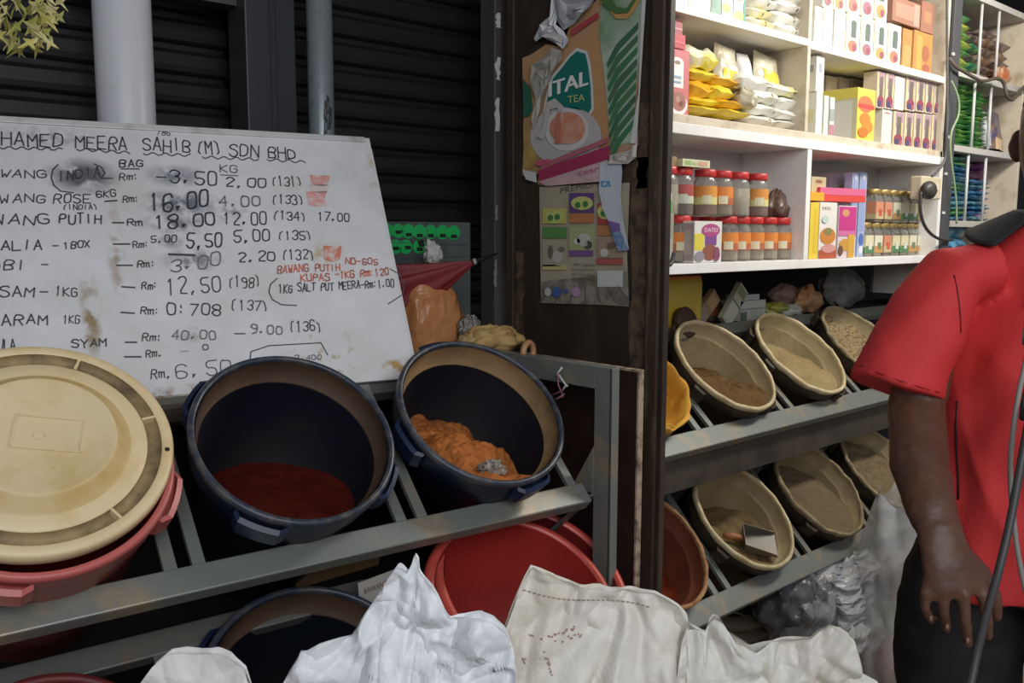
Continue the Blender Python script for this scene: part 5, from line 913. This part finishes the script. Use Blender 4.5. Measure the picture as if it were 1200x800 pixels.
def bag_item(nm, c, r, col, sd):
    crumple(nm, None, None, c, r, M(nm+'_mat', col, .5, 0, tuple(x*.6 for x in col), 12), sd, .3, 2.5, parent=t)
bag_item('red_pack', (.01, 0, .10), (.075, .05, .10), (.42, .05, .04), 3); bag_item('green_pack', (-.03, .0, .24), (.045, .04, .06), (.10, .20, .08), 4); bag_item('orange_pack', (.03, -.01, .27), (.05, .04, .07), (.46, .14, .07), 5); bag_item('brown_pack', (.0, .0, .38), (.06, .04, .06), (.20, .13, .08), 6)
# ------------------------------------------------------------------ white woven sacks in the foreground
sackA = M('white_woven_plastic', (.80, .81, .83), .38, 0, (.72, .72, .73), 6, .55, .2, .25, 60, crease=.7, cscale=9)
sackB = M('cream_woven_plastic', (.70, .66, .58), .5, 0, (.60, .52, .40), 7, .58, .12, .25, 60, crease=.45, cscale=7)
sackD = M('off_white_woven_plastic', (.74, .72, .66), .45, 0, (.62, .56, .46), 6, .6, .12, .25, 60, crease=.7, cscale=9)
def sack(label, sil, d, base, br, mat, seed, amp=1.0, nu=150, nv=84, extra=None, back=.02, cv=0):
    sp = [atd(u, v, (d if len(q) < 3 else q[2])) for q in sil for u, v in [q[:2]]]
    L_ = [0]
    for a, b in zip(sp, sp[1:]): L_.append(L_[-1]+(b-a).length)
    def top(s):
        x = s*L_[-1]
        for i in range(len(sp)-1):
            if x <= L_[i+1] or i == len(sp)-2: return sp[i].lerp(sp[i+1], min(1, (x-L_[i])/max(1e-6, L_[i+1]-L_[i])))
    away = V((FW.x, FW.y, 0)).normalized(); side = V((RT.x, RT.y, 0)).normalized()
    def f(u, v):
        fr = u < .5; s = u*2 if fr else 2-u*2; T = top(s); ang = math.pi*(1-s) if fr else -math.pi*(1-s)
        Bp = V(base) + side*(br[0]*math.cos(ang)) - away*(br[1]*math.sin(ang)); Bp.z = .004
        k = v**2.3; P = T.lerp(Bp, k) + (-away if fr else away)*(math.sin(math.pi*min(1, k*1.15))*br[1]*.45*math.sin(math.pi*s)**.7 + (0 if v > 0 else 0)) + away*(0 if fr else back*math.sin(math.pi*s)*(1-v))
        w_ = min(1, v*4)*.7+.3; q = P*1.0+V((seed, seed*.7, 0))
        qq = q + noise.noise_vector(q*6)*.06; vd = noise.voronoi(V((qq.x*11, qq.y*11, qq.z*6)))[0]; c1 = min(1, (vd[1]-vd[0])*1.4); vd = noise.voronoi(qq*26)[0]; c2 = min(1, (vd[1]-vd[0])*1.4); c3 = noise.fractal(q*26, .8, 2, 3)
        n_ = -away*(.052*c1 + .013*c2 + .004*c3 - .03)*amp + side*(.012*noise.noise(q*9))*amp
        return P + n_*w_*(1 if fr else -1)
    t = thing('woven_sack', label, 'sack', loc=(base[0], base[1], 0))
    mb = MB(); mb.grid(f, nu*2, nv, mat, True, True); o = child(mb, 'sack_body', t)
    if extra: extra(t, o)
    return t, o
def cast(o, u, v, lift=.002):
    mw = o.matrix_world; bpy.context.view_layer.update(); inv = o.matrix_world.inverted(); r = ray(u, v).normalized()
    ok, loc, nn, ix = o.ray_cast(inv @ C0, (inv.to_3x3() @ r).normalized())
    return (o.matrix_world @ loc - r*lift) if ok else None
sack('small white sack corner at the lower left in front of the blue bucket', [(150, 860), (163, 802), (178, 782), (195, 768), (212, 766), (230, 768), (250, 766), (266, 771), (285, 786), (293, 810), (296, 860)], .95, (.33, .84, 0), (.09, .10), M('pinkish_white_woven_plastic', (.74, .70, .69), .45, 0, (.66, .62, .60), 6, bump=.2, bscale=60, crease=.5, cscale=8), 2, .45)
sack('bright white sack with a torn peak, between blue bucket and red tub', [(322, 860), (333, 800), (341, 784), (349, 771), (352, 764), (357, 766), (372, 758), (390, 753), (410, 748), (418, 735), (427, 722), (436, 709), (443, 698), (448, 698), (450, 686), (458, 675), (466, 665), (471, 668), (477, 674), (482, 664), (486, 652), (490, 658), (491, 671), (498, 680), (506, 690), (516, 708), (527, 727), (545, 724), (563, 722), (578, 728), (592, 740), (602, 765), (606, 800), (606, 860)], 1.0, (.50, .80, 0), (.15, .10), sackA, 5, 1.0)
def stitches(t, o):
    mb = MB()
    for i in range(26):
        a = i/26; u0 = 613+a*150; v0 = 691+a*22+4*math.sin(a*6); p = cast(o, u0, v0, .0015); q = cast(o, u0+3.6, v0+.6, .0015)
        if p and q and (p-q).length < .03: mb.bar(p, q, .0012, .0012, flat((.36, .28, .20)))
    c = child(mb, 'hem_stitching', t); c['kind'] = 'stuff'
    mb = MB(); rr = random.Random(3)
    for (u0, v0, u1, v1, n) in [(640, 745, 678, 733, 16), (648, 752, 680, 742, 10), (638, 762, 646, 788, 14), (583, 770, 590, 792, 8), (612, 768, 616, 778, 5), (618, 740, 640, 752, 6)]:
        for i in range(n):
            a = rr.random(); u = u0+(u1-u0)*a+rr.uniform(-2, 2); v = v0+(v1-v0)*a+rr.uniform(-2, 2); p = [cast(o, u+dx, v+dy, .0012) for dx, dy in ((0, 0), (2.0, .3), (1.6, 2.4), (-.4, 1.8))]
            if all(p) and max((x-p[0]).length for x in p) < .012: mb.poly(p, flat((.34, .22, .17)))
    if mb.v: c = child(mb, 'faded_print_marks', t); c['kind'] = 'stuff'
sack('upright cream sack with faded brown print in the middle foreground', [(556, 860), (568, 802), (578, 775), (588, 750), (598, 722), (607, 697), (615, 680), (623, 667), (638, 673), (654, 680), (672, 687), (689, 691), (703, 690), (717, 694), (735, 692), (752, 696), (768, 697), (782, 704), (795, 711), (804, 720), (805, 735), (800, 752), (795, 790), (790, 860)], 1.05, (.74, .66, 0), (.13, .10), sackB, 9, .8, extra=stitches)
sack('loose off-white sack top right of the cream printed sack', [(780, 870, 1.12), (790, 800, 1.12), (800, 755, 1.12), (806, 735, 1.12), (818, 738, 1.13), (828, 742, 1.13), (834, 730, 1.13), (840, 726, 1.13), (848, 731, 1.13), (854, 741, 1.13), (860, 750, 1.14), (872, 757, 1.14), (885, 765, 1.15), (895, 760, 1.15), (905, 755, 1.15), (930, 753, 1.15), (952, 751, 1.15), (963, 742, 1.16), (974, 735, 1.16), (988, 739, 1.16), (1000, 748, 1.16), (1004, 765, 1.16), (1005, 786, 1.16), (1018, 793, 1.16), (1030, 800, 1.16), (1034, 860, 1.16)], 1.15, (.98, .58, 0), (.12, .10), sackD, 14, 1.0)

# ------------------------------------------------------------------ the man in the red polo shirt
P0 = atd(1236, 400, 1.60); P0.z = 0
toc = V((-P0.x, -P0.y, 0)).normalized(); ang = R(-10); Fd = Matrix.Rotation(ang, 3, 'Z') @ toc; U_ = V((0,0,1)); Sd = Fd.cross(U_).normalized()   # Sd: his right
def L3(s, f, z): return P0 + Sd*s + Fd*f + U_*z
def loft(mb, secs, wax, n=24, capr=True):   # secs: (centre, half width, half thickness); wax: width axis
    vs = []; fs = []
    for i, (c, a, b) in enumerate(secs):
        tn = (secs[min(i+1, len(secs)-1)][0]-secs[max(i-1, 0)][0]).normalized(); x = (wax - tn*wax.dot(tn)).normalized(); y = tn.cross(x)
        for k in range(n):
            g = 2*math.pi*k/n; vs.append(c + x*(a*math.cos(g)) + y*(b*math.sin(g)))
    for i in range(len(secs)-1):
        for k in range(n): fs.append((i*n+k, i*n+(k+1) % n, (i+1)*n+(k+1) % n, (i+1)*n+k))
    fs.append(tuple(range(n))[::-1]); fs.append(tuple((len(secs)-1)*n+k for k in range(n))); mb.add(vs, fs, None, True)
def fuse(mb, name, mat, parent, vox, smooth=6, disp=None):
    o = mb.build('tmp', mat); m1_ = o.modifiers.new('r', 'REMESH'); m1_.mode = 'VOXEL'; m1_.voxel_size = vox; m2_ = o.modifiers.new('s', 'SMOOTH'); m2_.factor = .5; m2_.iterations = smooth
    dg = bpy.context.evaluated_depsgraph_get(); me = bpy.data.meshes.new_from_object(o.evaluated_get(dg)); bpy.data.objects.remove(o)
    if disp:
        for vtx, nn in zip(me.vertices, [V(v.normal) for v in me.vertices]): vtx.co += disp(vtx.co.copy(), nn)
    me.polygons.foreach_set('use_smooth', [True]*len(me.polygons)); me.materials.clear(); me.materials.append(mat); me.name = name
    q = bpy.data.objects.new(name, me); COL.objects.link(q); q.parent = parent; q.matrix_parent_inverse = Matrix.Translation(-V(parent.location)); return q
man = thing('person', 'person in a red polo shirt with black collar and black trousers, right arm hanging', 'person', loc=P0)
skin = M('dark_brown_skin', (.150, .072, .044), .45, 0, (.10, .046, .029), 16, .52, .2, .12, 90)
arm = [atd(1108, 318, 1.565), atd(1088, 400, 1.57), atd(1074, 480, 1.565), atd(1078, 545, 1.48), atd(1092, 600, 1.41), atd(1103, 628, 1.385)]
def mirror(p): q = p-P0; s = q.dot(Sd); return p - Sd*(2*s) - Sd*(.30*max(0, min(1, (1.38-q.z)/.45)))*(1 if q.z > .5 else 0)
wA = V((RT.x, RT.y, 0)).normalized()
def hand_build(mb, mir):
    g = (lambda p: mirror(p)) if mir else (lambda p: p); w = wA if not mir else (Sd*(-1))
    loft(mb, [(g(c), a, b) for c, a, b in [(arm[0], .040, .044), (arm[1], .047, .050), (arm[2], .047, .047), (arm[3], .046, .045), (arm[4], .038, .034), (arm[5], .0335, .024)]], w)
    loft(mb, [(g(c), a, b) for c, a, b in [(atd(1101, 618, 1.39), .033, .025), (atd(1106, 640, 1.378), .037, .022), (atd(1113, 665, 1.368), .043, .021), (atd(1119, 688, 1.362), .045, .017), (atd(1120, 698, 1.364), .042, .013)]], w)
    for pts, r in (([(1089, 676, 1.368), (1084, 694, 1.364), (1084, 712, 1.366), (1091, 727, 1.384)], (.0105, .0090, .0080, .0068)), ([(1106, 678, 1.364), (1106, 696, 1.356), (1106, 718, 1.358), (1110, 737, 1.378)], (.011, .0095, .0086, .0072)),
                   ([(1128, 678, 1.364), (1129, 698, 1.352), (1131, 727, 1.354), (1134, 754, 1.372)], (.0115, .0100, .0092, .0076)), ([(1146, 680, 1.366), (1152, 698, 1.358), (1156, 722, 1.362), (1158, 746, 1.378)], (.011, .0098, .009, .0075)),
                   ([(1128, 650, 1.376), (1150, 672, 1.380), (1165, 700, 1.388), (1168, 722, 1.396)], (.016, .0145, .0115, .009))):
        P_ = [g(atd(*p)) for p in pts]; mb.tube(P_, r, 12, None); mb.blob(P_[-1], (r[-1],)*3, None, 10, 8)
        if pts[1][1] < 700 and len(pts) == 4: mb.blob(P_[1], (r[1]*1.12,)*3, None, 10, 8)
mb = MB(); hand_build(mb, False); hand_build(mb, True)
loft(mb, [(L3(0, 0, .80), .15, .11), (L3(0, 0, .92), .165, .115), (L3(0, 0, 1.05), .15, .105), (L3(0, .005, 1.22), .165, .115), (L3(0, 0, 1.33), .17, .11), (L3(0, -.005, 1.40), .15, .085), (L3(0, -.005, 1.435), .085, .07), (L3(0, .0, 1.46), .060, .062), (L3(0, .015, 1.54), .054, .058)], Sd)
for sg in (1, -1):
    mb.blob(L3(.150*sg, -.005, 1.355), (.046, .050, .046))
    loft(mb, [(L3(.085*sg, 0, .86), .085, .095), (L3(.09*sg, 0, .70), .078, .085), (L3(.095*sg, .01, .48), .056, .060), (L3(.095*sg, -.01, .36), .052, .058), (L3(.10*sg, -.01, .10), .036, .040)], Sd)
    loft(mb, [(L3(.10*sg, -.06, .045), .034, .035), (L3(.102*sg, .03, .045), .040, .035), (L3(.105*sg, .12, .03), .045, .022), (L3(.107*sg, .17, .022), .030, .016)], Sd)
    mb.blob(L3(.078*sg, .01, 1.605), (.012, .016, .030))            # ear
HC = L3(0, .025, 1.615)
loft(mb, [(L3(0, .045, 1.505), .035, .030), (L3(0, .045, 1.53), .052, .060), (L3(0, .03, 1.565), .066, .082), (L3(0, .02, 1.61), .073, .092), (L3(0, .015, 1.66), .073, .094), (L3(0, .01, 1.70), .058, .076), (L3(0, .008, 1.722), .030, .04)], Sd)
loft(mb, [(L3(0, .112, 1.625), .008, .008), (L3(0, .124, 1.60), .012, .012), (L3(0, .132, 1.583), .017, .013), (L3(0, .118, 1.575), .014, .008)], Sd, 12)  # nose
mb.tube([L3(-.024, .105, 1.552), L3(0, .117, 1.554), L3(.024, .105, 1.552)], [.005, .009, .005], 10); mb.tube([L3(-.02, .104, 1.541), L3(0, .114, 1.540), L3(.02, .104, 1.541)], [.004, .008, .004], 10)
mb.tube([L3(-.045, .098, 1.634), L3(-.02, .112, 1.638), L3(.02, .112, 1.638), L3(.045, .098, 1.634)], [.006, .008, .008, .006], 8)
body = fuse(mb, 'body', skin, man, .0040, 3, lambda p, n: n*(.0012*noise.noise(p*60) + .0016*noise.noise(p*24)))
for sg in (1, -1):
    e = MB(); e.blob(L3(.030*sg, .097, 1.613), (.011, .011, .008), flat((.62, .58, .54), .2), 16, 10); oe = child(e, 'eye', man)
    e = MB(); e.blob(L3(.030*sg, .1065, 1.613), (.0045, .0045, .0045), flat((.02, .012, .01), .2), 12, 8); child(e, 'pupil', oe)
mb = MB(); hair = M('short_black_hair', (.012, .010, .009), .8, bump=.6, bscale=160)
loft(mb, [(L3(0, -.035, 1.59), .070, .062), (L3(0, -.022, 1.64), .079, .082), (L3(0, -.004, 1.68), .077, .092), (L3(0, 0, 1.715), .064, .08), (L3(0, 0, 1.735), .030, .04)], Sd); fuse(mb, 'hair', hair, man, .006, 4, lambda p, n: n*.003*noise.noise(p*90))
red_s = M('red_polo_cloth', (.76, .050, .050), .75, 0, (.66, .042, .044), 5, .55, .3, .15, 260)
mb = MB()
loft(mb, [(L3(-.012, .01, .795), .194, .158), (L3(-.006, 0, .88), .192, .155), (L3(0, 0, 1.02), .188, .142), (L3(0, .005, 1.20), .190, .145), (L3(0, 0, 1.32), .192, .135), (L3(0, -.005, 1.385), .180, .105), (L3(0, -.005, 1.420), .150, .092), (L3(0, 0, 1.447), .105, .080), (L3(0, 0, 1.462), .072, .07)], Sd, 40)
for g in ((lambda p: p), mirror):
    w = wA if g(P0+U_*2+wA) == P0+U_*2+wA else -Sd
    loft(mb, [(g(c), a + (.012 if g is mirror else 0), b + (.012 if g is mirror else 0)) for c, a, b in [(atd(1160, 314, 1.57), .050, .066), (atd(1118, 323, 1.57), .058, .072), (atd(1092, 362, 1.57), .064, .074), (atd(1062, 428, 1.57), .074, .074), (atd(1053, 455, 1.57), .0790, .077)]], w, 32)
def folds(p, n):
    q = p-P0; z = q.z; a = math.atan2(q.dot(Fd), q.dot(Sd)); low = max(0, min(1, (1.38-z)/.3))
    d = .018*noise.noise(V((a*2.2, z*2.0+q.dot(Sd)*3, 3)))*low + .010*noise.noise(V((q.dot(Sd)*14+z*9, q.dot(Fd)*8, z*5))) + .010*(1-abs(noise.noise(V((q.dot(Sd)*7-z*6, a, z*4))))*2)*low
    return n*d
shirt = fuse(mb, 'polo_shirt', red_s, man, .0065, 5, folds)
mb = MB(); blackc = M('black_cloth', (.016, .016, .018), .8, 0, (.024, .023, .025), 30, bump=.1, bscale=200)
def colr(u, v):   # folded collar, open at the throat
    a = R(90+22) + R(316)*u; fr = math.exp(-((min(u, 1-u))/.13)**2); r = .064+.002*v + (.064+.030*fr)*max(0, v-.28)/.72; z = 1.448 + .034*min(1, v/.28) - (.034+.022*fr)*max(0, v-.28)/.72 - .008*fr
    return L3(r*math.cos(a)*1.12, r*math.sin(a)+.004+.012*fr*v, z+.012-.012*math.sin(a)*.0)
mb.grid(colr, 60, 16, blackc, True); child(mb, 'collar', shirt, solid=.003)
def surf(o, pts, lift=.001): return [p for p in (cast(o, u, v, lift) for u, v in pts) if p]
s_ = surf(shirt, [(1118, 322), (1122, 340), (1125, 365), (1126, 390)], .001)
if len(s_) > 2: mb = MB(); mb.tube(s_, .0013, 6, flat((.20, .01, .012))); child(mb, 'sleeve_seam', shirt)
s_ = surf(shirt, [(1122, 470), (1120, 500), (1121, 530), (1123, 560), (1123, 585)], .001)
if len(s_) > 2: mb = MB(); mb.tube(s_, .0018, 6, flat((.015, .01, .012))); child(mb, 'side_piping', shirt)
s_ = surf(shirt, [(1009, 428), (1030, 437), (1055, 446), (1080, 454), (1101, 460)], .0018)
if len(s_) > 2: mb = MB(); mb.tube(s_, .0011, 6, flat((.34, .012, .016))); child(mb, 'sleeve_hem', shirt)
mb = MB(); p_ = [L3(-.014, .0, 1.45), L3(-.014, .0, 1.30)]
mb.add([L3(s, f, z) for s, f, z in ((.016, .080, 1.452), (-.016, .080, 1.452), (-.018, .146, 1.33), (.018, .146, 1.33))], [(0, 1, 2, 3)], red_s); child(mb, 'placket', shirt, solid=.006)
mb = MB()
for i in range(3): mb.blob(L3(0, .088+.022*i, 1.438-.042*i), (.006, .006, .006), flat((.05, .03, .03)), 10, 6)
child(mb, 'button', shirt)['kind'] = 'stuff'
mb = MB()
loft(mb, [(L3(0, 0, 1.0), .165, .125), (L3(0, 0, .90), .180, .135), (L3(0, 0, .80), .185, .135)], Sd, 32)
for sg in (1, -1): loft(mb, [(L3(.10*sg, 0, .90), .098, .125), (L3(.125*sg, 0, .72), .120, .125), (L3(.125*sg, .01, .50), .105, .105), (L3(.12*sg, 0, .28), .092, .092), (L3(.118*sg, -.01, .075), .085, .088)], Sd, 32)
fuse(mb, 'trousers', blackc, man, .008, 5, lambda p, n: n*(.010*noise.noise(p*V((1,1,1)).length*5) + .005*noise.noise(p*22)))
for sg in (1, -1):
    mb = MB(); loft(mb, [(L3(.10*sg, -.09, .04), .030, .034), (L3(.102*sg, -.05, .05), .042, .048), (L3(.104*sg, .05, .045), .046, .042), (L3(.107*sg, .14, .034), .050, .030), (L3(.108*sg, .19, .026), .036, .020)], Sd, 24); fuse(mb, 'shoe', M('black_shoe', (.02, .018, .017), .4), man, .006, 4)
nail = M('fingernail', (.24, .135, .10), .35)
for (u, v, d_) in ((1091, 724, 1.37), (1110, 734, 1.367), (1134, 750, 1.363)):
    p = cast(body, u, v, .0005)
    if p: mb = MB(); mb.blob(p, (.0045, .0030, .0055), nail, 10, 6); child(mb, 'fingernail', body)

# ------------------------------------------------------------------ cords hanging in front of him, tube lamp
cable('cable', 'pale grey cord hanging in front of the red shirt', [(1.42, .30, 2.95), atd(1225, 250, 1.18), atd(1206, 400, 1.16), atd(1194, 460, 1.15), atd(1186, 515, 1.15), atd(1184, 560, 1.15), atd(1189, 620, 1.15), atd(1197, 670, 1.15), atd(1212, 730, 1.16), atd(1260, 900, 1.2), (1.36, .30, .004)], .0034, M('grey_cord', (.26, .23, .21), .5))
cable('hose', 'dark grey hose slanting down past the hand', [(1.55, .22, 2.95), atd(1235, 330, 1.15), atd(1208, 480, 1.13), atd(1196, 545, 1.12), atd(1184, 610, 1.11), atd(1170, 670, 1.10), atd(1156, 720, 1.10), atd(1145, 765, 1.10), atd(1134, 815, 1.09), atd(1110, 900, 1.08), (1.0, .25, .006)], .0052, M('dark_grey_hose', (.055, .05, .05), .45))
t = thing('tube_lamp', 'white fluorescent batten hanging above the shelves', 'lamp', loc=(2.95, 1.02, 2.88))
MB().box((-.62, -.03, .0), (.62, .03, .05)).build('batten', flat((.7, .7, .7)), t, bevel=.003)
mb = MB(); mb.tube([(-.6, 0, -.02), (.6, 0, -.02)], .013, 16, M('lit_tube', (1, .96, .88), emit=14)); mb.build('tube', None, t)
